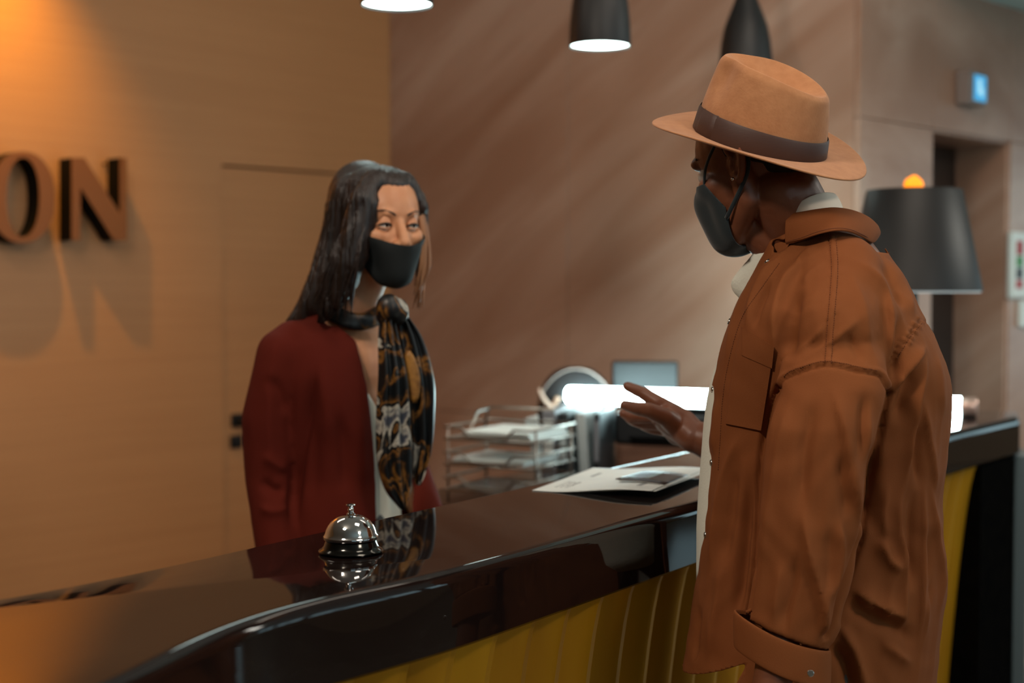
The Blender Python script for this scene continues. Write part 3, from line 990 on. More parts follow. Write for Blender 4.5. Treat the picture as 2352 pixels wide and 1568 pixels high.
# wire letter trays
tr = empty('letter_trays', tuple(P(1125, 1100, 3.55))[:2] + (ZD,), 'stack of wire letter trays holding papers, between the receptionist and the binders', 'tray')
T0 = P(1020, 1100, 3.62); T1 = P(1222, 1100, 3.50)
tu = Vector((T1.x - T0.x, T1.y - T0.y, 0)); tw = tu.length; tu.normalize(); tv = Vector((-tu.y, tu.x, 0))
o0 = Vector((T0.x, T0.y, 0))
lev = [ZD + 0.035, ZD + 0.10, ZD + 0.165]
for z in lev:
    w_ = []
    def pt(a, b, c): return o0 + tu * a + tv * b + Vector((0, 0, c))
    dp = 0.24
    r_ = 0.0035
    w_.append(tube([pt(0, 0, z), pt(tw, 0, z), pt(tw, dp, z), pt(0, dp, z), pt(0, 0, z)], r_, 6))
    w_.append(tube([pt(0, 0, z + 0.03), pt(tw * 0.2, 0, z + 0.03), pt(tw * 0.3, 0, z + 0.008), pt(tw * 0.7, 0, z + 0.008), pt(tw * 0.8, 0, z + 0.03), pt(tw, 0, z + 0.03), pt(tw, dp, z + 0.03), pt(0, dp, z + 0.03), pt(0, 0, z + 0.03)], r_, 6))
    for i in range(1, 12): w_.append(tube([pt(tw * i / 12, 0, z), pt(tw * i / 12, dp, z)], 0.0016, 5))
    mk('tray', *join(*w_), M['wire'], tr)
def pt(a, b, c): return o0 + tu * a + tv * b + Vector((0, 0, c))
w_ = []
for a in (0.0, tw):
    w_.append(tube([pt(a, 0.02, ZD), pt(a, 0.02, lev[2] + 0.03)], 0.0035, 6)); w_.append(tube([pt(a, 0.22, ZD), pt(a, 0.22, lev[2] + 0.03)], 0.0035, 6))
w_.append(tube([pt(0.006, 0.2, lev[2]), pt(0.016, 0.2, ZD + 0.225), pt(0.026, 0.2, ZD + 0.232), pt(tw * 0.85, 0.2, ZD + 0.232)], 0.004, 6))
w_.append(tube([pt(0.05, 0.03, lev[2]), pt(0.03, 0.12, ZD + 0.226), pt(0.026, 0.2, ZD + 0.232)], 0.004, 6))
tag(mk('tray_frame', *join(*w_), M['wire'], tr), kind='stuff')
def pstack(name, label, a0, a1, b0, b1, z, n, rot=0, group=None):
    root = empty(name, tuple(pt((a0 + a1) / 2, (b0 + b1) / 2, z)), label, 'papers', group)
    pcs = []
    random.seed(int(z * 1000))
    for i in range(n):
        jx, jy = random.uniform(-0.006, 0.006), random.uniform(-0.004, 0.004)
        pcs.append(box(pt((a0 + a1) / 2 + jx, (b0 + b1) / 2 + jy, z + 0.001 + i * 0.0022), (a1 - a0, b1 - b0, 0.002), (tu, tv, zz)))
    mk('sheets', *join(*pcs), M['paper'], root, smooth=False)
pstack('paper_stack', 'white papers lying in the top wire tray', 0.055, tw - 0.012, 0.01, 0.22, lev[2] + 0.004, 8)
M['paper_tan'] = mat('paper_tan', rgb(190, 150, 120), 0.7)
pstack('paper_stack', 'tan and white papers in the middle wire tray', 0.02, tw - 0.03, 0.01, 0.2, lev[1] + 0.004, 6)
# leaning sheet beside the binders
lsp = [P(1203, 962, 3.80), P(1232, 952, 3.80), P(1240, 1010, 3.80), P(1238, 1100, 3.80)]
v = [p for p in lsp] + [p + Vector((0.004, 0.003, 0)) for p in lsp]
o = mk('loose_sheet', v, [(0, 1, 2, 3), (7, 6, 5, 4), (0, 1, 5, 4), (1, 2, 6, 5), (2, 3, 7, 6), (3, 0, 4, 7)], M['paper'], None, smooth=False)
tag(o, 'white sheet of paper standing up against the left binder', 'paper')
# binders
def binder(px0, px1, ytop, d, lean, m, label, sp=None):
    a = P(px0, 1100, d); b = P(px1, 1100, d); w = (b - a).length
    ht = P((px0 + px1) / 2, ytop, d).z - ZD
    x_ = Vector((1, 0, 0)); y_ = Vector((0.25, 0.97, 0)).normalized(); x_ = Vector((y_.y, -y_.x, 0))
    up = (zz + x_ * lean).normalized()
    c0 = Vector(((a.x + b.x) / 2, d, ZD + 0.001))
    root = empty('binder', tuple(c0), label, 'binder', 'binders on the back desk')
    xx = x_ ; 
    v, f = box(c0 + y_ * 0.12 + up * (ht / 2) + Vector((0, 0, abs(lean) * w * 0.5)), (w * 0.94, 0.24, ht), (xx, y_, up))
    bev(mk('cover', v, f, m, root, smooth=False), 0.003)
    if sp:
        v, f = box(c0 + y_ * -0.001 + up * (ht * 0.62) + Vector((0, 0, abs(lean) * w * 0.5)), (w * 0.66, 0.004, ht * 0.55), (xx, y_, up))
        mk('spine_label', v, f, sp, root, smooth=False)
M['binder_grey'] = mat('binder_grey', rgb(120, 118, 122), 0.5)
M['binder_light'] = mat('binder_light', rgb(178, 182, 180), 0.5)
M['binder_dark'] = mat('binder_dark', rgb(30, 32, 34), 0.5)
binder(1243, 1276, 945, 3.86, 0.0, M['binder_grey'], 'grey binder, leftmost of the upright binders on the back desk', M['paper'])
binder(1281, 1305, 950, 3.87, 0.0, M['binder_dark'], 'slim black binder second from the letter trays', M['binder_light'])
binder(1332, 1355, 950, 3.90, -0.07, M['binder_light'], 'pale grey binder leaning between two dark ones', None)
binder(1362, 1378, 950, 3.90, 0.0, M['binder_dark'], 'black binder beside the dark printer', M['binder_grey'])
bg = empty('shoulder_bag', (0.195, 4.36, ZD), 'black rounded bag standing on the back desk behind the upright binders', 'bag')
def bag_body():
    n = 48; loop = []
    for i in range(n):
        a = 2 * math.pi * i / n; c, s = math.cos(a), math.sin(a)
        e = 2.2 if s > 0 else 5.0
        loop.append((0.118 * math.copysign(abs(c) ** (2 / 2.6), c), 0.152 * math.copysign(abs(s) ** (2 / e), s)))
    v = []
    ks = [(0.90, 0.055), (0.97, 0.047), (1.0, 0.03), (1.0, -0.03), (0.97, -0.047), (0.9, -0.055)]
    for sc_, yy in ks:
        for x, z in loop: v.append(Vector((0.195 + x * sc_, 4.36 + yy, ZD + 0.154 + z * sc_)))
    f = []
    for j in range(5):
        for i in range(n): f.append((j * n + i, j * n + (i + 1) % n, (j + 1) * n + (i + 1) % n, (j + 1) * n + i))
    return v, f + [tuple(range(n)), tuple(range(5 * n, 6 * n))]
mk('bag_body', *bag_body(), M['black_matte'], bg, sharp=60)
M['tan_leather'] = mat('tan_leather', rgb(150, 116, 96), 0.5)
mk('zip', *tube([(0.195 + 0.119 * math.cos(a), 4.305, ZD + 0.154 + 0.150 * math.sin(a)) for a in [math.pi * (0.12 + 0.76 * i / 24) for i in range(25)]], 0.003, 6), M['grey_box'], bg)
mk('strap', *tube([Vector(p) for p in smooth_path([(0.095, 4.29, ZD + 0.20), (0.080, 4.28, ZD + 0.245), (0.095, 4.28, ZD + 0.215), (0.12, 4.285, ZD + 0.19), (0.14, 4.29, ZD + 0.22)], 6)], 0.009, 8, flat=0.5), M['tan_leather'], bg)
# monitor seen from behind, printer, wooden drawer box
mn = empty('monitor', (0.375, 4.42, ZD), 'dark computer monitor turned away, behind the glowing tube', 'monitor')
mc = Vector((0.412, 4.40, 1.15)); mx_ = Vector((1, -0.12, 0)).normalized(); my_ = Vector((0.12, 1, 0)).normalized()
v, f = box(mc + zz * 0.0, (0.205, 0.03, 0.145), (mx_, my_, zz)); bev(mk('housing', v, f, M['black_matte'], mn, smooth=False), 0.008, 3)
mk('stand', *join(box(mc + my_ * 0.03 - zz * 0.12, (0.05, 0.02, 0.22), (mx_, my_, zz)), box(Vector((mc.x, mc.y + 0.03, ZD + 0.006)), (0.18, 0.10, 0.012), (mx_, my_, zz))), M['black_matte'], mn, smooth=False)
v, f = box(mc + my_ * 0.0155 + zz * 0.002, (0.20, 0.002, 0.125), (mx_, my_, zz)); mk('screen', v, f, mat('screen_dark', rgb(30, 40, 44), 0.15), mn, smooth=False)
pn = empty('printer', (0.43, 4.10, ZD + 0.1), 'black desktop printer under the glowing tube, on the wooden box', 'printer')
pB = Vector((0.49, 4.12, 0)); px_ = Vector((1, -0.36, 0)).normalized(); py_ = Vector((0.36, 1, 0)).normalized()
v, f = box(pB + zz * (1.0 + 0.045), (0.34, 0.22, 0.09), (px_, py_, zz)); bev(mk('body', v, f, M['black_matte'], pn, smooth=False), 0.01, 3)
v, f = box(pB + zz * (1.0955), (0.30, 0.19, 0.010), (px_, py_, zz)); bev(mk('lid', v, f, M['black_panel'], pn, smooth=False), 0.004, 2)
v, f = box(pB - py_ * 0.115 + zz * (1.02), (0.24, 0.03, 0.008), (px_, py_, zz)); bev(mk('output_tray', v, f, M['black_panel'], pn, smooth=False), 0.002, 2)
wbx = empty('wooden_box', tuple(pB + Vector((0.0, 0, ZD))), 'brown wooden drawer box under the black printer', 'box')
v, f = box(pB + px_ * 0.0 + zz * (ZD + 0.05), (0.33, 0.22, 0.098), (px_, py_, zz)); bev(mk('carcass', v, f, M['mid_wood'], wbx, smooth=False), 0.002)
v, f = box(pB - py_ * 0.112 + zz * (ZD + 0.05), (0.30, 0.006, 0.08), (px_, py_, zz)); df = bev(mk('drawer', v, f, M['mid_wood'], wbx, smooth=False), 0.001)
mk('knob', *lathe(pB - py_ * 0.115 + zz * (ZD + 0.05), [(0.0001, 0.016), (0.008, 0.014), (0.009, 0.009), (0.005, 0.004), (0.005, 0)], 16, (px_, zz, -py_)), M['steel'], df)

# ------------------------------------------------------------------ lift wall: floor indicator, call notices
di = empty('floor_indicator', tuple(rwallpt(2236, 205, 0.02)), 'small wall box with a glowing blue display above the lift doorway', 'display')
dc = rwallpt(2240, 203, 0.06)
ti = (dc - ECOR).dot(U)
v, f = box(ECOR + U * ti + V * 0.046 + zz * dc.z, (0.135, 0.05, 0.115), (U, V, zz)); bev(mk('housing', v, f, M['grey_box'], di, smooth=False), 0.004)
v, f = box(ECOR + U * (ti + 0.012) + V * 0.072 + zz * dc.z, (0.088, 0.004, 0.088), (U, V, zz)); d2 = mk('screen', v, f, M['sign_blue'], di, smooth=False)
mk('display_symbol', *join(box(ECOR + U * (ti + 0.004) + V * 0.0745 + zz * (dc.z + 0.005), (0.028, 0.002, 0.05), (U, V, zz)), box(ECOR + U * (ti + 0.022) + V * 0.0745 + zz * (dc.z - 0.012), (0.02, 0.002, 0.03), (U, V, zz))), M['sign_ice'], d2, smooth=False)
nb = empty('wall_notice', tuple(rwallpt(2337, 605, 0.02)), 'tall white notice with red, green and black marks beside the lift', 'notice')
n0_, n1_ = rwallpt(2320, 535, 0.03), rwallpt(2360, 535, 0.03); nz0 = rwallpt(2340, 684, 0.03).z; nz1 = rwallpt(2340, 533, 0.03).z
na = (n0_ - ECOR).dot(U); nb_ = (n1_ - ECOR).dot(U)
M['notice'] = mat('notice_board', rgb(225, 232, 226), 0.4); 
v, f = box(ECOR + U * ((na + nb_) / 2) + V * 0.03 + zz * ((nz0 + nz1) / 2), (nb_ - na, 0.018, nz1 - nz0), (U, V, zz)); bev(mk('board', v, f, M['notice'], nb, smooth=False), 0.004)
for i, (c_, y0, y1) in enumerate([(rgb(170, 40, 40), 553, 585), (rgb(60, 140, 70), 588, 612), (rgb(40, 40, 46), 615, 640), (rgb(180, 50, 50), 643, 662)]):
    za, zb_ = rwallpt(2338, y0, 0.04).z, rwallpt(2338, y1, 0.04).z
    v, f = box(ECOR + U * (na + (nb_ - na) * 0.42) + V * 0.0405 + zz * ((za + zb_) / 2), ((nb_ - na) * 0.32, 0.003, za - zb_), (U, V, zz))
    mk('printed_mark', v, f, mat('mark_%d' % i, c_, 0.5), nb, smooth=False)
n2 = empty('wall_notice', tuple(rwallpt(2352, 720, 0.02)), 'small white notice low on the wall beside the lift, under the tall one', 'notice')
a_ = (rwallpt(2344, 690, 0.03) - ECOR).dot(U); za, zb_ = rwallpt(2350, 690, 0.03).z, rwallpt(2350, 750, 0.03).z
v, f = box(ECOR + U * (a_ + 0.05) + V * 0.029 + zz * ((za + zb_) / 2), (0.11, 0.014, za - zb_), (U, V, zz)); bev(mk('board', v, f, M['notice'], n2, smooth=False), 0.003)

# ------------------------------------------------------------------ people: shared head
def frame(fwd, roll_up=Vector((0, 0, 1))):
    f = Vector(fwd).normalized()
    l = Vector(roll_up).cross(f).normalized()
    u = f.cross(l).normalized()
    return f, l, u

def head_parts(s=1.0, jaw=1.0, brow=1.0):
    """closed shells of a head, head frame: X forward, Y left, Z up, origin at ear height"""
    E, C = ellipsoid, capsule
    p = [E((-0.004, 0, 0.04), (0.098, 0.076, 0.087)), E((0.03, 0, 0.035), (0.066, 0.066, 0.072)), E((0.04, 0, -0.018), (0.052, 0.060, 0.072)),
         E((0.072, 0, -0.100), (0.023, 0.027 * jaw, 0.019)), E((0.068, 0, -0.062), (0.031, 0.036, 0.036)),
         C((0.090, 0, 0.014), (0.112, 0, -0.028), 0.0085, 0.0115), E((0.100, 0.0125, -0.034), (0.012, 0.009, 0.009)), E((0.100, -0.0125, -0.034), (0.012, 0.009, 0.009)),
         C((0.084 + 0.004 * brow, -0.028, 0.030), (0.084 + 0.004 * brow, 0.028, 0.030), 0.0095 + 0.002 * brow, 0.0095 + 0.002 * brow), C((0.097, -0.014, -0.066), (0.097, 0.014, -0.066), 0.0075, 0.0075)]
    for y in (-1, 1):
        p.append(C((0.005, y * 0.052 * jaw, -0.055), (0.060, y * 0.026 * jaw, -0.098), 0.020, 0.017))
        p.append(C((0.0, y * 0.058, 0.0), (0.005, y * 0.052 * jaw, -0.055), 0.020, 0.020))
        p.append(E((0.060, y * 0.042, -0.016), (0.028, 0.022, 0.023)))
    return [([Vector(a) * s for a in v], f) for v, f in p]

def xf(parts, org, fr):
    f_, l_, u_ = fr
    out = []
    for v, f in parts:
        out.append(([org + f_ * a[0] + l_ * a[1] + u_ * a[2] for a in v], f))
    return out

def tolocal(co, org, fr):
    d = co - np.array(org)
    return np.stack([d @ np.array(fr[0]), d @ np.array(fr[1]), d @ np.array(fr[2])], axis=1)

def sockets(co, org, fr, s=1.0):
    """sink the eye sockets of a finished head surface"""
    q = tolocal(co, org, fr) / s
    for y in (-1, 1):
        d2 = ((q[:, 1] - y * 0.031) / 0.017) ** 2 + ((q[:, 2] - 0.006) / 0.012) ** 2
        k = np.exp(-d2) * (q[:, 0] > 0.05)
        co = co - np.array(fr[0])[None, :] * (k * 0.010 * s)[:, None]
    return co

def ear(org, fr, side, s=1.0):
    """helix rim, inner bowl, lobe: shells in the head frame"""
    y0 = side * 0.073
    hx = [(-0.002, 0.004), (0.006, 0.016), (0.004, 0.028), (-0.006, 0.034), (-0.018, 0.030), (-0.024, 0.018), (-0.023, 0.002), (-0.017, -0.012), (-0.008, -0.024), (-0.001, -0.024), (0.002, -0.014)]
    def lift(x): return y0 + side * (0.006 + max(0, -x) * 0.80)
    pts = smooth_path([(x, lift(x), z) for x, z in hx], 4)
    rr = [0.0040 + 0.0018 * math.sin(i / len(pts) * math.pi) for i in range(len(pts))]
    a = tube([Vector(p) for p in pts], rr, 10)
    an = smooth_path([(-0.013, lift(-0.013) + side * 0.001, 0.021), (-0.016, lift(-0.016) + side * 0.002, 0.010), (-0.013, lift(-0.013) + side * 0.001, -0.002), (-0.005, lift(-0.005), -0.010)], 4)
    b = tube([Vector(p) for p in an], 0.0030, 8)
    bowl = ellipsoid((-0.008, y0 + side * 0.004, 0.004), (0.017, 0.0045, 0.028), (Vector((1, -side * 0.5, 0)).normalized(), Vector((side * 0.5, 1, 0)).normalized(), Vector((0, 0, 1))))
    tr = ellipsoid((0.004, y0 + side * 0.004, -0.002), (0.005, 0.004, 0.007))
    lobe = ellipsoid((-0.003, y0 + side * 0.005, -0.024), (0.008, 0.0045, 0.009))
    return [([Vector((v_[0] * 1.12, v_[1], v_[2] * 1.12)) * s for v_ in v], f) for v, f in (a, b, bowl, tr, lobe)]

def mask_mesh(name, s, jaw, org, fr, m, parent, ztop, side_x, straps, voxel=0.0028, rim=None):
    """cloth face mask: the lower face smoothed into a tented shell, cut by planes, thickened; straps round the ears"""
    fill = [capsule((0.096, 0, -0.024), (0.080, 0, -0.088), 0.024, 0.026), capsule((0.080, 0.018 * jaw, -0.035), (0.070, 0.014 * jaw ** 3, -0.090), 0.030, 0.028 * jaw), capsule((0.080, -0.018 * jaw, -0.035), (0.070, -0.014 * jaw ** 3, -0.090), 0.030, 0.028 * jaw),
            capsule((0.045, 0.040 * jaw, -0.03), (0.045, 0.030 * jaw ** 4, -0.085), 0.026, 0.026 * jaw), capsule((0.045, -0.040 * jaw, -0.03), (0.045, -0.030 * jaw ** 4, -0.085), 0.026, 0.026 * jaw)]
    co, fc, e = remesh(head_parts(1.0, jaw) + fill, voxel, 3)
    co = laplace(co, e, 50, 0.6)
    nr = normals(co, fc)
    co = co + nr * 0.0055
    # fill towards the front so that the nose makes a soft ridge
    bm = bmesh.new()
    vs_ = [bm.verts.new(tuple(c)) for c in co]
    for f in fc:
        try: bm.faces.new([vs_[i] for i in f])
        except ValueError: pass
    def cut(pc, pn):
        g = bm.verts[:] + bm.edges[:] + bm.faces[:]
        bmesh.ops.bisect_plane(bm, geom=g, plane_co=pc, plane_no=pn, clear_outer=True)
    for pc, pn in ztop: cut(pc, pn)
    bm.verts.index_update()
    v = [org + fr[0] * (a.co.x * s) + fr[1] * (a.co.y * s) + fr[2] * (a.co.z * s) for a in bm.verts]
    f = [tuple(q.index for q in p.verts) for p in bm.faces]
    bm.free()
    o = mk(name, v, f, m, parent)
    so = o.modifiers.new('s', 'SOLIDIFY'); so.thickness = 0.0022; so.offset = -1
    for st in straps:
        pts = smooth_path(st, 6)
        mk('ear_loop', *tube([org + fr[0] * (p[0] * s) + fr[1] * (p[1] * s) + fr[2] * (p[2] * s) for p in pts], 0.0032, 8, flat=0.6, side=fr[2]), m, o)
    return o

def hand_fingers(spec):
    """spec: list of (points, radii)"""
    return [chain(p, r, 12) for p, r in spec]

# ------------------------------------------------------------------ man
MC = Vector((0.472, 2.12, 0))
mf = Vector((-0.977, 0.21, 0)).normalized()
ml = Vector((0, 0, 1)).cross(mf)
def PL(px, py, l=0.0):
    return PN(px, py, MC + ml * l, ml)
def FZ(px, py, l=0.0):
    q = PL(px, py, l); return (q - MC).dot(mf), q.z
def ML(f, l, z): return MC + mf * f + ml * l + Vector((0, 0, z))

M['skin_man'] = mat('skin_man', rgb(124, 74, 50), 0.42, noise=(40, rgb(114, 66, 44), 3), bump=(500, 0.25, 0.0006), spec=0.45)
M['jacket'] = mat('jacket', rgb(134, 76, 37), 0.85, noise=(3, rgb(124, 68, 32), 4), bump=(700, 0.35, 0.0006), spec=0.25)
M['stitch'] = mat('stitch', rgb(104, 52, 22), 0.8)
M['tee'] = mat('tee', rgb(228, 228, 214), 0.8, bump=(420, 0.6, 0.0012, (1, 1, 0.6)))
M['shirt_white'] = mat('shirt_white', rgb(240, 222, 202), 0.7)
M['felt'] = mat('felt', rgb(182, 126, 84), 0.95, noise=(60, rgb(172, 116, 76), 4), bump=(260, 0.35, 0.001), sheen=0.15)
M['ribbon'] = mat('ribbon', rgb(66, 42, 34), 0.55, bump=(500, 0.3, 0.0004, (0.2, 0.2, 3)))
M['mask_cloth'] = mat('mask_cloth', rgb(20, 34, 38), 0.75, bump=(600, 0.3, 0.0004), sheen=0.2)
M['hair_black'] = mat('hair_black', rgb(22, 16, 14), 0.7, bump=(900, 0.8, 0.001))
M['trouser'] = mat('trouser', rgb(84, 74, 66), 0.8)
M['shoe'] = mat('shoe', rgb(50, 34, 26), 0.35)
M['snap'] = mat('snap', rgb(190, 190, 185), 0.25, 1.0)
M['eye_white'] = mat('eye_white', rgb(225, 220, 212), 0.15)
M['iris'] = mat('iris', rgb(40, 24, 16), 0.1)

man = empty('person', (MC.x, MC.y, 0), 'man in tan fedora, black mask and brown overshirt, raising one hand at the counter', 'person')

# head position: the near ear
hf, hl, hu = frame(Vector((-0.74, 0.60, -0.27)), Vector((0.02, 0.0, 1)))
HO = P(1686, 372, 2.065) - hl * 0.075
HFR = (hf, hl, hu)
hs = 0.975
neck0 = HO - hf * 0.028 * hs - hu * 0.055
neck1 = PL(1850, 545, 0.0)
hand_d = 2.46
def hp_(x, y, d=0.0): return P(x, y, hand_d + d)
wrist = hp_(1592, 1003, -0.02); elbow = ML(0.10, -0.28, 1.165); rsh = ML(-0.03, -0.19, 1.43)
palm = [ (wrist, 0.028), (hp_(1565, 978), 0.030), (hp_(1535, 958), 0.028)]
fingers = [
    ([hp_(1545, 948, 0.0), hp_(1512, 925), hp_(1478, 903, 0.01), hp_(1455, 893, 0.012), hp_(1441, 887, 0.014)], [0.0177, 0.0136, 0.0116, 0.0100, 0.0088]),   # index
    ([hp_(1560, 985, -0.01), hp_(1530, 958, -0.03), hp_(1490, 942, -0.045), hp_(1462, 938, -0.05), hp_(1435, 930, -0.05)], [0.0201, 0.0165, 0.0139, 0.0118, 0.0088]),   # thumb
    ([hp_(1540, 960, 0.01), hp_(1505, 955, 0.015), hp_(1465, 957, 0.02), hp_(1445, 955, 0.02), hp_(1433, 950, 0.02)], [0.0165, 0.0132, 0.0116, 0.0106, 0.0088]),
    ([hp_(1545, 975, 0.015), hp_(1512, 972, 0.03), hp_(1475, 971, 0.035), hp_(1455, 966, 0.03), hp_(1446, 962, 0.02)], [0.0165, 0.0130, 0.0112, 0.0100, 0.0085]),
    ([hp_(1552, 988, 0.02), hp_(1525, 987, 0.04), hp_(1497, 984, 0.045), hp_(1480, 978, 0.04), hp_(1472, 974, 0.035)], [0.0153, 0.0118, 0.0100, 0.0092, 0.0078]),
]
lw0 = P(1790, 1470, 1.90); lw1 = P(1765, 1620, 1.885)
body = xf([h for h in head_parts(hs)], HO, HFR)
body += xf(ear(None, None, 1, hs) + ear(None, None, -1, hs), HO, HFR)
body += [chain([neck0, neck0.lerp(neck1, 0.5), neck1], [0.054, 0.055, 0.060], 24),
         capsule(HO + hf * 0.035 - hu * 0.085, neck1 + mf * 0.02 - Vector((0, 0, 0.02)), 0.030, 0.045),
         chain([ML(0.0, 0, 1.46), ML(0.0, 0, 1.2), ML(0.01, 0, 0.95)], [0.085, 0.11, 0.11], 20),
         chain([ML(-0.02, -0.12, 1.405), ML(-0.02, 0.12, 1.405)], [0.05, 0.05]),
         chain([rsh, elbow, wrist.lerp(elbow, 0.35), wrist], [0.050, 0.046, 0.040, 0.026], 20),
         chain([p for p, r in palm], [r for p, r in palm], 16), capsule(hp_(1558, 992, 0.02), hp_(1535, 972, 0.02), 0.024, 0.020),
         chain([ML(-0.01, 0.14, 1.39), P(1885, 1000, 1.94), P(1865, 1200, 1.93), P(1825, 1380, 1.925), lw0, lw1], [0.040, 0.038, 0.034, 0.028, 0.027, 0.026], 18)] + hand_fingers(fingers)
# left hand, below the frame: relaxed
lh = lw1 + Vector((-0.01, 0, -0.09))
body += [chain([lw1, lh], [0.026, 0.030])]
for i, (dx, ln, r) in enumerate([(-0.028, 0.075, 0.0095), (-0.009, 0.083, 0.010), (0.010, 0.078, 0.0095), (0.028, 0.062, 0.0085)]):
    a = lh + mf * (-dx) + Vector((0, 0, -0.02)); b = a + Vector((0, 0, -ln * 0.55)) + ml * -0.008; c = b + Vector((0, 0, -ln * 0.5)) + ml * -0.022
    body.append(chain([lh, a, b, c], [0.014, r + 0.001, r, r * 0.85], 10))
body.append(chain([lh + Vector((0, 0, 0.05)), lh + mf * 0.045 + Vector((0, 0, 0.01)), lh + mf * 0.052 + Vector((0, 0, -0.035))], [0.015, 0.012, 0.009], 10))
bco, bfc, be = remesh(body, 0.0026, 3)
bco = sockets(bco, HO, HFR, hs)
bo = mk('body', bco, bfc, M['skin_man'], man)
for y in (-1, 1):
    ec = HO + (hf * 0.0775 + hl * (y * 0.031) + hu * 0.007) * hs
    eo = mk('eye', *ellipsoid(ec, (0.012, 0.012, 0.012)), M['eye_white'], man)
    mk('iris', *ellipsoid(ec + hf * 0.0066 - hu * 0.001, (0.0058, 0.0058, 0.0058)), M['iris'], eo)
    br = [HO + (hf * (0.0885 - abs(t - 0.4) * 0.02) + hl * (y * (0.016 + 0.034 * t)) + hu * (0.030 + 0.006 * math.sin(t * 3))) * hs for t in (0, 0.25, 0.5, 0.75, 1)]
    mk('eyebrow', *tube(br, [0.001, 0.002, 0.0026, 0.002, 0.001], 8, flat=0.7), M['hair_black'], man)
# close-cropped hair over the skull
hc = remesh(xf([ellipsoid((-0.012, 0, 0.035), (0.092, 0.0765, 0.070)), ellipsoid((-0.050, 0, 0.005), (0.047, 0.060, 0.05))], HO, HFR), 0.004, 3)
hair_m = mk('hair', hc[0], hc[1], M['hair_black'], man)
# earring
er = HO + (hl * 0.0835 + hf * -0.002 - hu * 0.0255) * hs
mk('earring', *ellipsoid(P(1683, 411, er.y - 0.002), (0.0028, 0.0028, 0.0028)), M['chrome'], man)
# mask
mask_mesh('face_mask', hs, 1.0, HO, HFR, M['mask_cloth'], man,
          [(Vector((0.105, 0, -0.008)), Vector((-0.10, 0, 1))), (Vector((0.040, 0, -0.070)), Vector((-1, 0, -0.15))), (Vector((0.060, 0, -0.020)), Vector((-0.86, 0, 0.50)))],
          None,
          [[(0.070, y * 0.058, -0.016), (0.052, y * 0.072, 0.008), (0.028, y * 0.079, 0.030), (0.006, y * 0.084, 0.042), (-0.016, y * 0.086, 0.040), (-0.028, y * 0.084, 0.012), (-0.022, y * 0.081, -0.018), (0.0, y * 0.077, -0.042), (0.040, y * 0.066, -0.074)] for y in (1, -1)])

# ---- fedora
ff_, fl_, fu_ = None, None, None
hcen = P(1742, 332, 2.105)
ff_ = Vector((-0.86, 0.42, 0.315)).normalized()
side = Vector((-0.42, -0.86, -0.25)); side = (side - ff_ * side.dot(ff_)).normalized()
up_ = ff_.cross(side)
def HT(a, b, c): return hcen + ff_ * a + side * b + up_ * c
nth = 96
vh, fh = [], []
rings = []
# brim outer edge inwards (top side), crown, crease; then underside back out
def brim_z(a, t):
    # t 0 at band, 1 at edge : side curl up a little, front and back dip
    return 0.004 + (0.010 * (math.sin(a) ** 2) - 0.012 * (math.cos(a) ** 2)) * t ** 1.8 + 0.004 * t
BA, BB = 0.100, 0.083     # crown base half axes
OA_, OB_ = 0.162, 0.148    # brim half axes
def brim_pt(a, t, dz=0.0):
    c, s = math.cos(a), math.sin(a)
    return HT((BA + (OA_ - BA) * t) * c, (BB + (OB_ - BB) * t) * s, brim_z(a, t) + dz)
def crown_pt(a, h):
    """h 0..1 up the wall; above 1 over the rim into the crease (to 2 = centre)"""
    c, s = math.cos(a), math.sin(a)
    Hc = 0.110 + 0.012 * c - 0.004 * math.cos(2 * a)
    if h <= 1:
        k = 1 - 0.11 * h - 0.06 * h ** 3
        ra, rb = BA * k, BB * (1 - 0.13 * h - 0.16 * h ** 2.5)
        z = Hc * h
        # pinches at both sides of the front
        pn = math.exp(-((abs(((a + math.pi) % (2 * math.pi)) - math.pi) - 0.75) / 0.32) ** 2) * math.exp(-((h - 0.80) / 0.28) ** 2)
        ra *= 1 - 0.10 * pn; rb *= 1 - 0.26 * pn
        # soft rounding at the rim
        if h > 0.9:
            q = (h - 0.9) / 0.1
            sh = 1 - 0.055 * q ** 2
            ra *= sh; rb *= sh; z -= 0.001 * q
        return HT(ra * c, rb * s, z)
    q = h - 1
    base = crown_pt_base(a)
    f0, s0, z0 = base
    r = 1 - q
    depth = 0.030 * (1 - r ** 2.2) ** 1.0
    zc = (0.110 + 0.018 * (f0 / BA) * r - 0.0) 
    zz_ = z0 * r ** 0.6 + (zc) * (1 - r ** 0.6) if False else z0 + (0.110 - z0) * (1 - r)
    pinch_f = 0.85 if c > 0 else 1.0
    return HT(f0 * r, s0 * r, zz_ + 0.003 * math.sin(min(q * 6, math.pi)) - depth)
def crown_pt_base(a):
    p = crown_pt(a, 1.0) - hcen
    return p.dot(ff_), p.dot(side), p.dot(up_)
seq = [('b', t, 0.0015) for t in (1.0, 0.96, 0.85, 0.7, 0.55, 0.4, 0.25, 0.12, 0.03)] + [('c', h, 0) for h in (0.03, 0.1, 0.2, 0.3, 0.4, 0.5, 0.58, 0.66, 0.74, 0.80, 0.86, 0.9, 0.93, 0.96, 0.985, 1.0, 1.05, 1.1, 1.18, 1.28, 1.4, 1.55, 1.7, 1.85, 1.97)]
for i in range(nth):
    a = 2 * math.pi * i / nth
    for kd, t, dz in seq:
        vh.append(brim_pt(a, t, dz) if kd == 'b' else crown_pt(a, t))
nv = len(seq)
fh = grid_faces(nth, nv, closed_u=True)
fh.append(tuple(i * nv + nv - 1 for i in range(nth)))
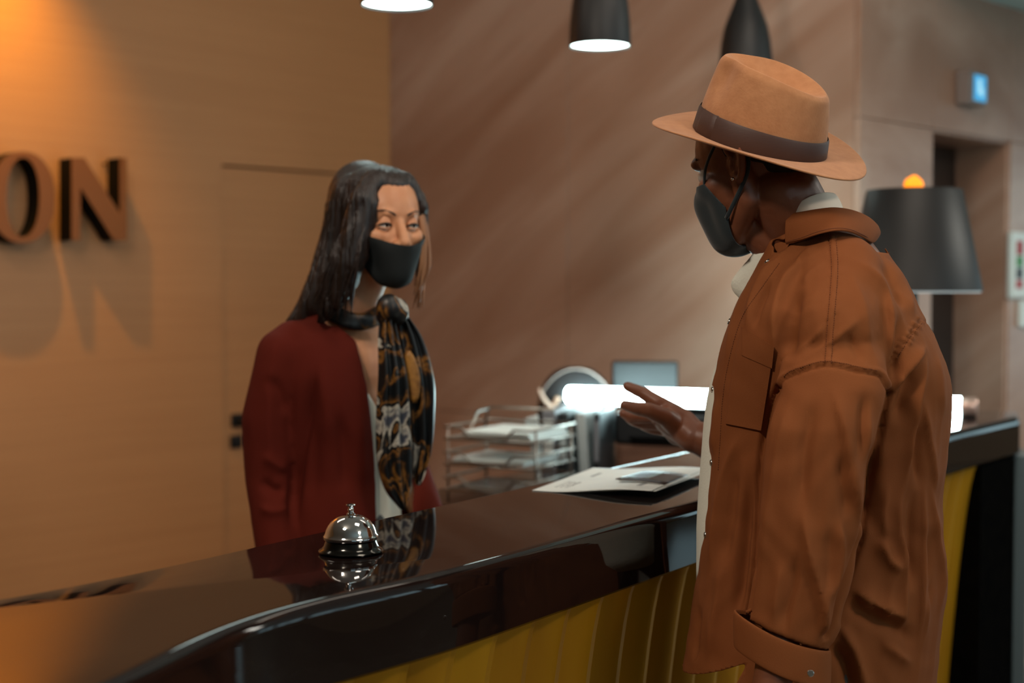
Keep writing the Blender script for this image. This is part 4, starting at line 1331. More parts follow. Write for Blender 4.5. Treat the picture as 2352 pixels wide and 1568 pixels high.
# underside of the brim and the sweat side of the crown
b0 = len(vh); seq2 = [('b', t, -0.0015) for t in (1.0, 0.96, 0.85, 0.7, 0.5, 0.3, 0.1, 0.0)] + [('i', 0.0, 0), ('i', 0.3, 0), ('i', 0.6, 0)]
for i in range(nth):
    a = 2 * math.pi * i / nth
    for kd, t, dz in seq2:
        if kd == 'b': vh.append(brim_pt(a, t, dz))
        else: vh.append(HT(BA * 0.97 * math.cos(a) * (1 - 0.1 * t), BB * 0.97 * math.sin(a) * (1 - 0.15 * t), 0.1 * t))
n2v = len(seq2)
fh += [tuple(b0 + i for i in q) for q in grid_faces(nth, n2v, closed_u=True)]
for i in range(nth):
    k = (i + 1) % nth
    fh.append((i * nv, k * nv, b0 + k * n2v, b0 + i * n2v))
fh.append(tuple(b0 + i * n2v + n2v - 1 for i in range(nth)))
def under_hat(o, lim=0.069):
    org = ORG[o.name]; me = o.data
    n = len(me.vertices); co = np.empty(n * 3); me.vertices.foreach_get('co', co); co = co.reshape(-1, 3)
    d = co + np.array(org) - np.array(hcen)
    z = d @ np.array(up_); r = np.hypot(d @ np.array(ff_), d @ np.array(side))
    ex = np.where((z > lim) & (r < 0.12), z - lim, 0.0)
    ex = ex * 0.97
    co = co - np.array(up_)[None, :] * ex[:, None]
    me.vertices.foreach_set('co', co.ravel()); me.update()
under_hat(bpy.data.objects[bo.name]); under_hat(hair_m)
hat = mk('fedora', vh, fh, M['felt'], man)
hat.modifiers.new('sub', 'SUBSURF').levels = 1; hat.modifiers['sub'].render_levels = 1
# band
vb = []
for i in range(nth):
    a = 2 * math.pi * i / nth
    for h, off in ((0.035, 0.0016), (0.06, 0.0028), (0.18, 0.003), (0.30, 0.003), (0.335, 0.0016)):
        p = crown_pt(a, h); d = (HT(math.cos(a), math.sin(a), 0) - hcen).normalized()
        vb.append(p + d * off)
mk('hat_band', vb, grid_faces(nth, 5, closed_u=True), M['ribbon'], hat)
# band overlap (the bow's flat knot)
vb = []
a0, a1 = math.radians(36), math.radians(62)
for i in range(9):
    a = a0 + (a1 - a0) * i / 8
    for h, off in ((0.03, 0.002), (0.05, 0.0048), (0.18, 0.0052), (0.31, 0.0048), (0.34, 0.002)):
        p = crown_pt(a, h); d = (HT(math.cos(a), math.sin(a), 0) - hcen).normalized()
        vb.append(p + d * (off if 0 < i < 8 else off - 0.0025))
mk('band_knot', vb, grid_faces(9, 5), M['ribbon'], hat)

# ---- overshirt
Fb = [(1780, 505), (1760, 560), (1735, 620), (1700, 690), (1668, 760), (1650, 820), (1638, 880), (1630, 960), (1627, 1060), (1620, 1150), (1612, 1230), (1605, 1300), (1594, 1370), (1580, 1460), (1568, 1545), (1560, 1640), (1558, 1740)]
Bb = [(1985, 503), (2018, 545), (2058, 610), (2100, 690), (2140, 765), (2172, 835), (2186, 900), (2180, 980), (2172, 1060), (2165, 1110), (2163, 1200), (2166, 1300), (2168, 1360), (2160, 1450), (2150, 1545), (2142, 1640), (2138, 1740)]
zf = sorted([(FZ(x, y)[1], FZ(x, y)[0]) for x, y in Fb]); zb = sorted([(FZ(x, y)[1], FZ(x, y)[0]) for x, y in Bb])
def Ff(z): return float(np.interp(z, [a for a, b in zf], [b for a, b in zf]))
def Bf(z): return float(np.interp(z, [a for a, b in zb], [b for a, b in zb]))
wz = [(0.78, 0.180), (0.95, 0.165), (1.10, 0.158), (1.25, 0.162), (1.33, 0.178), (1.37, 0.19), (1.42, 0.180), (1.46, 0.150), (1.49, 0.115), (1.52, 0.085), (1.56, 0.06)]
def Wf(z): return float(np.interp(z, [a for a, b in wz], [b for a, b in wz]))
levels = [0.78 + 0.02 * i for i in range(39)]
levels = [z for z in levels if z < 1.545]
tv_, tn = [], 64
for z in levels:
    a_f, a_b, w = Ff(z), Bf(z), Wf(z)
    cf = (a_f + a_b) / 2; hf_ = (a_f - a_b) / 2
    for i in range(tn):
        an = 2 * math.pi * i / tn
        c, s = math.cos(an), math.sin(an)
        e = 2.4
        tv_.append(ML(cf + hf_ * math.copysign(abs(c) ** (2 / e), c), w * math.copysign(abs(s) ** (2 / e), s), z))
tf_ = []
nl_ = len(levels)
for j in range(nl_ - 1):
    for i in range(tn):
        tf_.append((j * tn + i, j * tn + (i + 1) % tn, (j + 1) * tn + (i + 1) % tn, (j + 1) * tn + i))
tf_ += [tuple(range(tn)), tuple(range((nl_ - 1) * tn, nl_ * tn))]
def SP(x, y, d): return P(x, y, d)
# left sleeve: centre px, half width px, depth
sl = [(1945, 665, 2.03, 52), (1925, 735, 1.975, 92), (1915, 830, 1.94, 118), (1912, 890, 1.925, 126), (1890, 980, 1.915, 133), (1874, 1100, 1.91, 129), (1860, 1200, 1.91, 125), (1843, 1300, 1.91, 113), (1820, 1400, 1.91, 103), (1806, 1450, 1.91, 98)]
sleeve = []
sv_, sn_ = [], 40
for k, (x, y, d, w) in enumerate(sl):
    c = P(x, y, d); r = w * d / FPX
    nx = mf; 
    for i in range(sn_):
        an = 2 * math.pi * i / sn_
        ny = r * 0.80 if y > 850 else min(r * 0.9, 0.06)
        # the ring tilts like the cuff: lower at the back
        tilt = (0.0 if y < 1000 else (y - 1000) / 450 * 0.022)
        sv_.append(c + mf * (r * math.cos(an)) + ml * (ny * math.sin(an)) + Vector((0, 0, tilt * math.cos(an))))
sf_ = []
for j in range(len(sl) - 1):
    for i in range(sn_):
        sf_.append((j * sn_ + i, j * sn_ + (i + 1) % sn_, (j + 1) * sn_ + (i + 1) % sn_, (j + 1) * sn_ + i))
sf_ += [tuple(range(sn_)), tuple(range((len(sl) - 1) * sn_, len(sl) * sn_))]
shoulder_l = chain([ML(0.0, 0.02, 1.49), P(1930, 640, 2.03), P(1915, 760, 1.965)], [0.06, 0.062, 0.068], 24)
shoulder_r = chain([ML(0.0, -0.02, 1.49), ML(-0.01, -0.15, 1.445), ML(0.0, -0.20, 1.38)], [0.06, 0.065, 0.075], 24)
sleeve_r = chain([ML(0.0, -0.20, 1.38), ML(0.04, -0.27, 1.24), elbow, elbow.lerp(wrist, 0.25)], [0.078, 0.070, 0.060, 0.052], 24)
jco, jfc, je = remesh([(tv_, tf_), (sv_, sf_), shoulder_l, shoulder_r, sleeve_r], 0.0038, 4)
jl = tolocal(jco, MC, (mf, ml, Vector((0, 0, 1))))
near = np.clip((jl[:, 1] + 0.03) / 0.05, 0, 1)
FO = [
 # shoulder and front
 ([(1905, 560), (1845, 612), (1810, 645), (1792, 690), (1784, 740), (1778, 830)], 13, 0.009, 1),
 ([(1850, 660), (1822, 705), (1812, 770), (1815, 840)], 17, -0.008),
 ([(1807, 572), (1760, 635), (1730, 700), (1712, 770)], 11, 0.008),
 ([(1775, 640), (1745, 700), (1730, 760)], 9, -0.006),
 ([(1790, 575), (1740, 640), (1700, 705), (1678, 770), (1664, 850)], 8, 0.004),
 ([(1985, 720), (1940, 760), (1890, 800), (1840, 830)], 11, 0.004),
 ([(1900, 740), (1868, 780), (1830, 815)], 9, 0.004),
 ([(1880, 565), (1850, 590), (1825, 625)], 8, 0.0035),
 ([(1900, 600), (1865, 625), (1840, 660)], 8, 0.003),
 ([(1958, 590), (2010, 640), (2034, 700), (2044, 760), (2047, 850)], 12, 0.009, -1),
 ([(2058, 720), (2060, 800), (2052, 890)], 12, -0.008),
 ([(2030, 590), (2070, 650), (2092, 710), (2108, 745)], 11, 0.006),
 ([(2015, 600), (2050, 660), (2070, 720)], 9, -0.004),
 ([(1950, 620), (1975, 680), (1990, 760), (2000, 830)], 14, 0.004),
 ([(1935, 760), (1965, 800), (1985, 840)], 10, -0.003),
 ([(2045, 905), (2085, 850), (2122, 800), (2131, 790)], 10, 0.010, -1),
 ([(2131, 790), (2122, 850), (2108, 920), (2096, 990), (2085, 1060), (2072, 1150)], 10, 0.009, 1),
 ([(2105, 830), (2080, 900), (2055, 980)], 15, -0.008),
 ([(2118, 900), (2126, 980), (2138, 1060), (2150, 1150)], 9, 0.006, -1),
 ([(2105, 960), (2108, 1050), (2112, 1130)], 10, -0.006),
 ([(2150, 800), (2160, 880), (2165, 960)], 9, 0.004),
 # front panel
 ([(1700, 990), (1672, 1060), (1652, 1140), (1640, 1230), (1630, 1330)], 9, 0.006),
 ([(1650, 900), (1644, 980), (1640, 1060)], 7, 0.004),
 ([(1690, 1020), (1680, 1120), (1668, 1220), (1650, 1330)], 16, -0.006),
 ([(1722, 1080), (1712, 1200), (1700, 1330), (1686, 1450)], 13, -0.010),
 ([(1660, 1250), (1655, 1350), (1640, 1450), (1625, 1530)], 16, 0.006),
 ([(1610, 1380), (1600, 1450), (1590, 1530)], 8, -0.004),
 # sleeve
 ([(1830, 884), (1795, 1000), (1780, 1080), (1760, 1230), (1745, 1380)], 13, 0.006),
 ([(1878, 900), (1850, 1010), (1842, 1120), (1838, 1200)], 18, -0.006),
 ([(1908, 875), (1935, 980), (1952, 1090), (1972, 1180), (1975, 1230)], 13, 0.008, -1),
 ([(1932, 1030), (1938, 1110), (1945, 1200)], 13, -0.005),
 ([(2000, 905), (1995, 980), (1990, 1080), (1985, 1180)], 9, 0.004),
 ([(1985, 900), (1978, 980), (1970, 1060)], 9, -0.005),
 ([(1842, 1160), (1858, 1270), (1880, 1360), (1892, 1440), (1890, 1500)], 12, 0.009, -1),
 ([(1930, 1180), (1934, 1270), (1920, 1340), (1898, 1410)], 9, 0.008, 1),
 ([(1905, 1200), (1908, 1290), (1900, 1360)], 13, -0.003),
 ([(1832, 1260), (1826, 1340), (1808, 1410), (1803, 1470)], 11, -0.005, 1),
 ([(1800, 1280), (1785, 1360), (1778, 1440)], 10, 0.004),
 ([(1908, 1330), (1890, 1400), (1880, 1470)], 6, 0.004),
 # body behind the sleeve
 ([(2010, 1010), (2000, 1120), (1995, 1230)], 16, -0.010),
 ([(2078, 1080), (2064, 1190), (2078, 1290), (2076, 1400), (2068, 1500)], 9, 0.007, 1),
 ([(2020, 1230), (2040, 1285), (2075, 1315)], 14, 0.010),
 ([(1950, 1345), (1990, 1378), (2040, 1405), (2090, 1425)], 14, 0.012, -1),
 ([(1935, 1375), (1990, 1412), (2060, 1445), (2110, 1480)], 17, -0.008),
 ([(1915, 1420), (1955, 1480), (1980, 1550), (1990, 1620)], 13, 0.010),
 ([(1905, 1470), (1940, 1530), (1955, 1600)], 13, -0.009),
 ([(2020, 1470), (2060, 1500), (2100, 1530)], 14, 0.006),
 ([(2121, 1090), (2116, 1240), (2114, 1380), (2110, 1500)], 8, 0.007, -1),
 ([(2098, 1120), (2094, 1240), (2096, 1360)], 9, -0.007),
 ([(2134, 1100), (2146, 1230), (2160, 1340), (2152, 1430)], 7, 0.007, -1),
 ([(2132, 1200), (2134, 1310), (2132, 1420)], 7, -0.005),
 ([(2040, 1100), (2030, 1180), (2035, 1260)], 9, 0.004),
 ([(2140, 1290), (2128, 1380), (2122, 1470)], 5, 0.004),
 ([(2155, 1180), (2158, 1260), (2162, 1320)], 5, 0.003),
 # seams: raised strip on the shoulder, dropped armhole (sleeve tucks under), sleeve silhouette groove
 ([(1912, 533), (1917, 610), (1914, 670), (1908, 740), (1902, 838)], 6, 0.0016, 'line'),
 ([(1903, 540), (1908, 610), (1905, 670), (1899, 740), (1893, 838)], 1.8, -0.0014, 'line'),
 ([(1921, 540), (1926, 610), (1923, 670), (1917, 740), (1911, 838)], 1.8, -0.0014, 'line'),
 ([(1783, 905), (1795, 878), (1812, 864), (1846, 851), (1888, 840), (1930, 843), (1975, 853), (2016, 862), (2030, 880), (2043, 905)], 3.2, -0.0042, 'line'),
 ([(1783, 898), (1795, 870), (1812, 856), (1846, 843), (1888, 832), (1930, 835), (1975, 845), (2018, 853), (2034, 872), (2047, 897)], 5, 0.0022, 'line'),
 ([(1786, 890), (1770, 930), (1757, 985), (1746, 1050), (1738, 1150), (1733, 1250), (1728, 1330), (1716, 1410), (1706, 1445)], 6, -0.0085, 'line'),
 ([(2044, 905), (2030, 960), (2018, 1020), (2002, 1100), (1988, 1190), (1970, 1264), (1937, 1354), (1912, 1425), (1896, 1460)], 6, -0.0085, 'line'),
 ([(2110, 735), (2145, 747)], 2.5, -0.002, 'line'),
]
for i in range(9):
    t = i / 8
    x = 2112 + (2048 - 2112) * t; y = 735 + (828 - 735) * t
    FO.append(([(x - 7, y - 4), (x + 9, y + 6)], 2.2, 0.0028, 'line'))
FO.append(([(2114, 736), (2088, 770), (2050, 832)], 2.5, -0.002, 'line'))
jco = folds(jco, jfc, FO, near, 1.25)
rng = np.random.RandomState(3)
# broad drape noise everywhere so that the far side is cloth too
jl = tolocal(jco, MC, (mf, ml, Vector((0, 0, 1))))
nr_ = normals(jco, jfc)
th_ = np.arctan2(jl[:, 1], jl[:, 0])
dr_ = 0.0035 * np.sin(th_ * 9 + 2.3 * np.sin(jl[:, 2] * 7)) * np.clip((1.38 - jl[:, 2]) / 0.3, 0, 1) * (1 - near)
dr_ += 0.0008 * np.sin(jl[:, 0] * 95 + 3 * np.sin(jl[:, 2] * 31)) * np.sin(jl[:, 2] * 60 + 2 * np.sin(jl[:, 0] * 40))
jco = jco + nr_ * dr_[:, None]
jco = crease(jco, jfc, 0.0028)
tree_j = bvh(jco, jfc)
# cut it open: front between the plackets, neck, hem, sleeve ends
bm = bmesh.new()
vs_ = [bm.verts.new(tuple(c)) for c in jco]
for f in jfc:
    try: bm.faces.new([vs_[i] for i in f])
    except ValueError: pass
def bis(co_, no):
    bmesh.ops.bisect_plane(bm, geom=bm.verts[:] + bm.edges[:] + bm.faces[:], plane_co=co_, plane_no=no)
LE = 0.018; RE = -0.10
bis(ML(0, LE, 1), ml); bis(ML(0, RE, 1), ml)
# hem plane at the front, a lower one at the back
hem0 = PL(1566, 1543, 0.05); hem1 = PL(1690, 1511, 0.10)
hn = (hem1 - hem0).cross(ml).normalized()
if hn.z < 0: hn = -hn
bis(hem0, hn)
dead = []
ld_ = lambda c: ((c - MC).dot(mf), (c - MC).dot(ml), c.z)
armc = P(1830, 1350, 1.91)
for f in bm.faces:
    c = f.calc_center_median(); q = ld_(c)
    mid = (Ff(min(c.z, 1.54)) + Bf(min(c.z, 1.54))) / 2
    kill = False
    if RE < q[1] < LE and q[0] > mid + 0.03: kill = True
    isarm = q[1] > 0.155 and c.z < 1.30 
    if not isarm and q[0] > mid and (c - hem0).dot(hn) < 0: kill = True
    if not isarm and q[0] <= mid and c.z < 0.825: kill = True
    if c.z > 1.50 and abs(q[1]) < 0.085 and q[0] > -0.10 and f.normal.z > 0.5: kill = True
    if q[1] < -0.2 and (c - elbow.lerp(wrist, 0.30)).dot(wrist - elbow) > 0: kill = True
    if isarm and f.normal.z < -0.85 and c.z < 1.02: kill = True
    if kill: dead.append(f)
bmesh.ops.delete(bm, geom=dead, context='FACES')
soften_border(bm, 10)
bm.verts.index_update()
jv = [v.co.copy() for v in bm.verts]; jf = [tuple(v.index for v in f.verts) for f in bm.faces]
bm.free()
jk = mk('overshirt', jv, jf, M['jacket'], man)
so = jk.modifiers.new('s', 'SOLIDIFY'); so.thickness = 0.0022; so.offset = -1

def surf_line(px_pts, off, rad, name, m, parent, sub=5, n=6, tree=None):
    pts = smooth_path(px_pts, sub)
    q = [cast(tree or tree_j, p[0], p[1], off)[0] for p in pts]
    return mk(name, *tube(q, rad, n), m, parent)
def stitches(px_pts, off=0.0005, ln=3.2, gap=2.2, rad=0.00042):
    """short thread stitches along a line on the cloth"""
    pts = smooth_path(px_pts, 10)
    cum = [0]
    for i in range(1, len(pts)): cum.append(cum[-1] + np.linalg.norm(pts[i] - pts[i - 1]))
    out = []; s = 0
    xs = [p[0] for p in pts]; ys = [p[1] for p in pts]
    while s + ln < cum[-1]:
        a = (np.interp(s, cum, xs), np.interp(s, cum, ys)); b = (np.interp(s + ln, cum, xs), np.interp(s + ln, cum, ys))
        qa = cast(tree_j, a[0], a[1], off)[0]; qb_ = cast(tree_j, b[0], b[1], off)[0]
        if (qa - qb_).length < 0.02: out.append(tube([qa, (qa + qb_) / 2, qb_], rad, 5))
        s += ln + gap
    return out
st = []
st += stitches([(1905, 540), (1910, 610), (1907, 670), (1901, 740), (1895, 836)])
st += stitches([(1919, 540), (1924, 610), (1921, 670), (1915, 740), (1909, 836)])
st += stitches([(1800, 865), (1812, 854), (1846, 841), (1888, 830), (1930, 833), (1975, 843), (2016, 851)])
st += stitches([(2118, 742), (2088, 778), (2058, 828)])
st += stitches([(1790, 605), (1750, 660), (1712, 715), (1690, 770), (1670, 850), (1660, 920), (1655, 1000), (1650, 1080)], gap=2.4)
so_ = mk('stitching', *join(*st), M['stitch'], jk); tag(so_, kind='stuff')

# patch pocket, following the chest
def patch(name, corners, nu, nv, off, thick, m, parent, curve=None):
    vv = []
    for k in (0, 1):
        for i in range(nu):
            for j in range(nv):
                u, w = i / (nu - 1), j / (nv - 1)
                x = (corners[0][0] * (1 - u) + corners[1][0] * u) * (1 - w) + (corners[3][0] * (1 - u) + corners[2][0] * u) * w
                y = (corners[0][1] * (1 - u) + corners[1][1] * u) * (1 - w) + (corners[3][1] * (1 - u) + corners[2][1] * u) * w
                if curve: x += curve * math.sin(w * math.pi) * (1 - u)
                vv.append((x, y))
    base = [cast(tree_j, x, y, 0)[0] for x, y in vv[:nu * nv]]
    arr = np.array([tuple(b) for b in base]).reshape(nu, nv, 3)
    for _ in range(3):
        a2 = arr.copy(); a2[1:-1, 1:-1] = (arr[:-2, 1:-1] + arr[2:, 1:-1] + arr[1:-1, :-2] + arr[1:-1, 2:]) / 4; arr = a2
    base = [Vector(b) for b in arr.reshape(-1, 3)]
    nn_ = (CAM - base[len(base) // 2]).normalized() * 0.6 + ml * 0.4
    n = nu * nv
    pts = [b + nn_ * off for b in base] + [b + nn_ * (off - thick) for b in base]
    f = grid_faces(nu, nv); f += [tuple(i + n for i in reversed(q)) for q in grid_faces(nu, nv)]
    for i in range(nu - 1):
        f.append((i * nv, (i + 1) * nv, n + (i + 1) * nv, n + i * nv)); f.append((i * nv + nv - 1, (i + 1) * nv + nv - 1, n + (i + 1) * nv + nv - 1, n + i * nv + nv - 1))
    for j in range(nv - 1):
        f.append((j, j + 1, n + j + 1, n + j)); b_ = (nu - 1) * nv
        f.append((b_ + j, b_ + j + 1, n + b_ + j + 1, n + b_ + j))
    return mk(name, pts, f, m, parent, sharp=50)
pk = patch('pocket', [(1702, 750), (1778, 797), (1748, 988), (1666, 972)], 16, 28, 0.0048, 0.006, M['jacket'], jk, curve=-4)
patch('pocket_band', [(1702, 750), (1778, 797), (1773, 846), (1703, 815)], 16, 10, 0.0064, 0.004, M['jacket'], pk)
# placket strip
pst = patch('placket', [(1690, 742), (1706, 742), (1660, 1010), (1640, 1010)], 6, 40, 0.0008, 0.002, M['jacket'], jk) if False else None
# snaps
for x, y in ((1762, 600), (1675, 738), (1637, 895), (1634, 1062), (1620, 1228)):
    q, n_ = cast(tree_j, max(x, 0), y, 0.0)
    k = 0
    while (q - P(x, y, 2.0)).length > 0.4 and k < 8:
        x += 3; q, n_ = cast(tree_j, x, y, 0.0); k += 1
    a_ = n_.orthogonal().normalized(); b_ = n_.cross(a_)
    mk('snap_button', *lathe(q - n_ * 0.001, [(0.0048, 0.0), (0.0048, 0.0018), (0.0042, 0.0026), (0.0032, 0.0022), (0.0026, 0.0016), (0.0014, 0.0026), (0.0001, 0.0026)], 20, (a_, b_, n_)), M['snap'], jk, sharp=40)

# rolled cuff
def ringpts(x, y, d, w, tilt, wy, n=48, wob=0.0):
    c = P(x, y, d); r = w * d / FPX
    return [c + mf * (r * math.cos(2 * math.pi * i / n)) + ml * (r * wy * math.sin(2 * math.pi * i / n)) + Vector((0, 0, tilt * math.cos(2 * math.pi * i / n) + wob * math.sin(3 * 2 * math.pi * i / n))) for i in range(n)]
rg = []
ccx, ccy, cd = 1796, 1478, 1.905
prof = [(1.0, 20, 0), (1.035, 0, 0), (1.05, -8, 0), (1.045, -14, 0), (1.05, 10, 0)]
layers = [(-22, 0.95), (-30, 0.985), (-33, 1.02), (-30, 1.055), (-10, 1.065), (15, 1.06), (38, 1.055), (50, 1.05), (54, 1.02), (50, 0.99), (30, 0.96)]
for dy, k in layers:
    rg += ringpts(ccx, ccy + dy, cd, 106 * k, 0.024, 0.74, wob=0.0012)
nL = len(layers); f = []
for j in range(nL - 1):
    for i in range(48):
        f.append((j * 48 + i, j * 48 + (i + 1) % 48, (j + 1) * 48 + (i + 1) % 48, (j + 1) * 48 + i))
cf_ = mk('rolled_cuff', rg, f, M['jacket'], jk)
cf_.modifiers.new('sub', 'SUBSURF').levels = 1
q = P(1862, 1546, 1.836); n_ = (CAM - q).normalized(); a_ = n_.orthogonal().normalized(); b_ = n_.cross(a_)
mk('snap_button', *lathe(q, [(0.0046, -0.004), (0.0046, 0.0016), (0.0038, 0.0024), (0.0001, 0.0024)], 18, (a_, b_, n_)), M['snap'], cf_, sharp=40)
# collar of the overshirt: leaf from the fold line to the outer edge, traced on the near side and carried round
top = [((1806, 490), 0.072), ((1838, 486), 0.086), ((1875, 480), 0.094), ((1915, 476), 0.088), ((1954, 481), 0.066), ((1990, 495), 0.035), ((2013, 514), 0.005), ((2018, 526), -0.030)]
bot = [((1804, 563), 0.080), ((1840, 553), 0.106), ((1875, 540), 0.122), ((1915, 531), 0.128), ((1950, 533), 0.112), ((1980, 545), 0.085), ((2004, 558), 0.045), ((2016, 545), -0.030)]
def collar_leaf(top, bot, m, nm, parent, thick=0.003, n_w=8, bulge=0.003):
    T = smooth_path([tuple(PL(a[0], a[1], l)) for a, l in top], 5); B = smooth_path([tuple(PL(a[0], a[1], l)) for a, l in bot], 5)
    vv = []
    cen = neck1
    for i in range(len(T)):
        t, b = Vector(T[i]), Vector(B[i])
        out = ((t + b) / 2 - cen); out.z = 0.02; out.normalize()
        for j in range(n_w):
            w = j / (n_w - 1)
            vv.append(t.lerp(b, w) + out * (bulge * math.sin(w * math.pi)))
    o = mk(nm, vv, grid_faces(len(T), n_w), m, parent)
    s_ = o.modifiers.new('s', 'SOLIDIFY'); s_.thickness = thick; s_.offset = 0
    o.modifiers.new('sub', 'SUBSURF').levels = 1
    return o
cl_ = collar_leaf(top, bot, M['jacket'], 'collar', jk)
far_top = [((2018, 526), -0.030), ((1990, 505), -0.075), ((1940, 500), -0.09), ((1880, 505), -0.085), ((1820, 520), -0.06)]
far_bot = [((2016, 545), -0.035), ((1995, 560), -0.11), ((1940, 556), -0.125), ((1880, 560), -0.12), ((1815, 580), -0.075)]
collar_leaf(far_top, far_bot, M['jacket'], 'collar', jk, bulge=0.0)
# collar stand tab with its snap, under the leaf point
tb1 = [((1782, 520), 0.045), ((1790, 506), 0.05), ((1815, 495), 0.055)]; tb2 = [((1784, 536), 0.045), ((1796, 542), 0.052), ((1815, 545), 0.060)]
collar_leaf(tb1, tb2, M['jacket'], 'collar_tab', jk, bulge=0.002)
q = PL(1803, 513, 0.064)
n_ = (CAM - q).normalized(); a_ = n_.orthogonal().normalized(); b_ = n_.cross(a_)
mk('snap_button', *lathe(q, [(0.0048, 0.0), (0.0048, 0.0018), (0.0042, 0.0026), (0.0026, 0.0016), (0.0014, 0.0026), (0.0001, 0.0026)], 20, (a_, b_, n_)), M['snap'], jk, sharp=40)
# stitching of the collar edge
def tline(pts, off_l, m=M['stitch'], rad=0.0005):
    return tube([PL(a[0], a[1], l + off_l) for a, l in pts], rad, 5)
mk('collar_stitching', *join(tube([Vector(p) for p in smooth_path([tuple(PL(a[0], a[1] - 7, l + 0.0055)) for a, l in bot[:7]], 5)], 0.0005, 5), tube([PL(1812, 494, 0.064), PL(1813, 525, 0.070), PL(1812, 556, 0.075)], 0.0005, 5)), M['stitch'], cl_)
# facing of the left front: strip running from the tab down to the chest
fc1 = [((1790, 540), 0.046), ((1768, 566), 0.036), ((1742, 612), 0.028), ((1716, 660), 0.022), ((1690, 705), 0.018)]
fc2 = [((1815, 556), 0.066), ((1798, 590), 0.072), ((1775, 640), 0.076), ((1745, 690), 0.070), ((1712, 735), 0.055)]
collar_leaf(fc1, fc2, M['jacket'], 'front_facing', jk, bulge=0.0, thick=0.002)
q = PL(1762, 600, 0.056); n_ = (CAM - q).normalized(); a_ = n_.orthogonal().normalized(); b_ = n_.cross(a_)
mk('snap_button', *lathe(q, [(0.0052, 0.0), (0.0052, 0.0018), (0.0045, 0.0028), (0.0034, 0.0022), (0.0026, 0.0016), (0.0014, 0.0026), (0.0001, 0.0026)], 20, (a_, b_, n_)), M['snap'], jk, sharp=40)

# ---- white shirt under it: trunk, standing collar, open front strips
Fw = [(1732, 690), (1690, 740), (1660, 800), (1640, 850), (1626, 900), (1617, 960), (1610, 1050), (1604, 1130), (1600, 1200), (1600, 1280), (1599, 1345), (1602, 1367)]
zw = sorted([(FZ(x, y)[1], FZ(x, y)[0]) for x, y in Fw])
wv, wf_ = [], []
wl_ = [1.005 + 0.02 * i for i in range(21)]
wn = 48
for k, z in enumerate(wl_):
    af = float(np.interp(z, [a for a, b in zw], [b for a, b in zw])); ab = Bf(z) + 0.03; w = Wf(z) - 0.035
    cf = (af + ab) / 2; h_ = (af - ab) / 2
    for i in range(wn):
        an = 2 * math.pi * i / wn; c, s = math.cos(an), math.sin(an)
        wv.append(ML(cf + h_ * math.copysign(abs(c) ** (2 / 2.2), c), w * math.copysign(abs(s) ** (2 / 2.2), s), z))
for j in range(len(wl_) - 1):
    for i in range(wn): wf_.append((j * wn + i, j * wn + (i + 1) % wn, (j + 1) * wn + (i + 1) % wn, (j + 1) * wn + i))
wf_ += [tuple(range(wn)), tuple(range((len(wl_) - 1) * wn, len(wl_) * wn))]
ws = mk('white_shirt', wv, wf_, M['tee'], man)
sc_top = [((1812, 489), 0.068), ((1832, 468), 0.080), ((1858, 452), 0.082), ((1890, 442), 0.070), ((1913, 443), 0.040), ((1922, 452), 0.0)]
sc_bot = [((1815, 510), 0.072), ((1840, 500), 0.082), ((1870, 497), 0.086), ((1905, 492), 0.076), ((1930, 490), 0.044), ((1938, 495), 0.0)]
M['shirt_collar'] = M['shirt_white']
collar_leaf(sc_top, sc_bot, M['shirt_white'], 'shirt_collar', ws, bulge=0.002)
fs1 = [((1778, 532), 0.035), ((1748, 560), 0.022), ((1722, 592), 0.012), ((1692, 628), 0.0), ((1680, 648), -0.004), ((1684, 668), -0.006), ((1700, 685), -0.004)]
fs2 = [((1800, 520), 0.050), ((1780, 560), 0.044), ((1750, 610), 0.034), ((1728, 640), 0.024), ((1724, 655), 0.020), ((1720, 668), 0.018), ((1716, 685), 0.012)]
collar_leaf(fs1, fs2, M['tee'], 'shirt_front', ws, bulge=0.003, thick=0.002)

# ---- trousers and shoes, below the picture
tr_ = [chain([ML(0.01, -0.04, 0.92), ML(0.01, 0.04, 0.92)], [0.10, 0.10], 24)]
for s_ in (-1, 1):
    tr_.append(chain([ML(0.0, s_ * 0.078, 0.87), ML(0.01, s_ * 0.10, 0.50), ML(-0.01, s_ * 0.10, 0.11)], [0.090, 0.075, 0.062], 24))
tc_, tfc, te_ = remesh(tr_, 0.009, 3)
mk('trousers', tc_, tfc, M['trouser'], man)
for s_ in (-1, 1):
    sh = [capsule(ML(-0.035, s_ * 0.10, 0.055), ML(0.03, s_ * 0.10, 0.055), 0.045, 0.045), chain([ML(-0.05, s_ * 0.10, 0.038), ML(0.08, s_ * 0.105, 0.036), ML(0.16, s_ * 0.11, 0.030)], [0.038, 0.042, 0.030])]
    c_, f_, e_ = remesh(sh, 0.005, 3)
    c_[:, 2] = np.maximum(c_[:, 2], 0.002)
    mk('shoe', c_, f_, M['shoe'], man)

# ------------------------------------------------------------------ woman behind the counter
M['skin_w'] = mat('skin_woman', rgb(214, 152, 112), 0.45, noise=(30, rgb(206, 142, 104), 3), sss=0.0, spec=0.4)
M['blazer'] = mat('blazer', rgb(94, 27, 13), 0.9, noise=(4, rgb(86, 23, 11), 3), bump=(600, 0.3, 0.0006), spec=0.2)
M['hair_brown'] = mat('hair_brown', rgb(40, 24, 17), 0.36, noise=(70, rgb(24, 14, 10), 4, (1, 1, 0.03)), bump=(240, 0.9, 0.004, (1, 1, 0.02)))
M['hair_light'] = mat('hair_light', rgb(196, 138, 96), 0.45, noise=(70, rgb(130, 84, 54), 4, (1, 1, 0.03)), bump=(240, 0.9, 0.003, (1, 1, 0.02)))
M['white_top'] = mat('white_top', rgb(222, 222, 208), 0.6)
M['mask_black'] = mat('mask_black', rgb(14, 20, 21), 0.8)
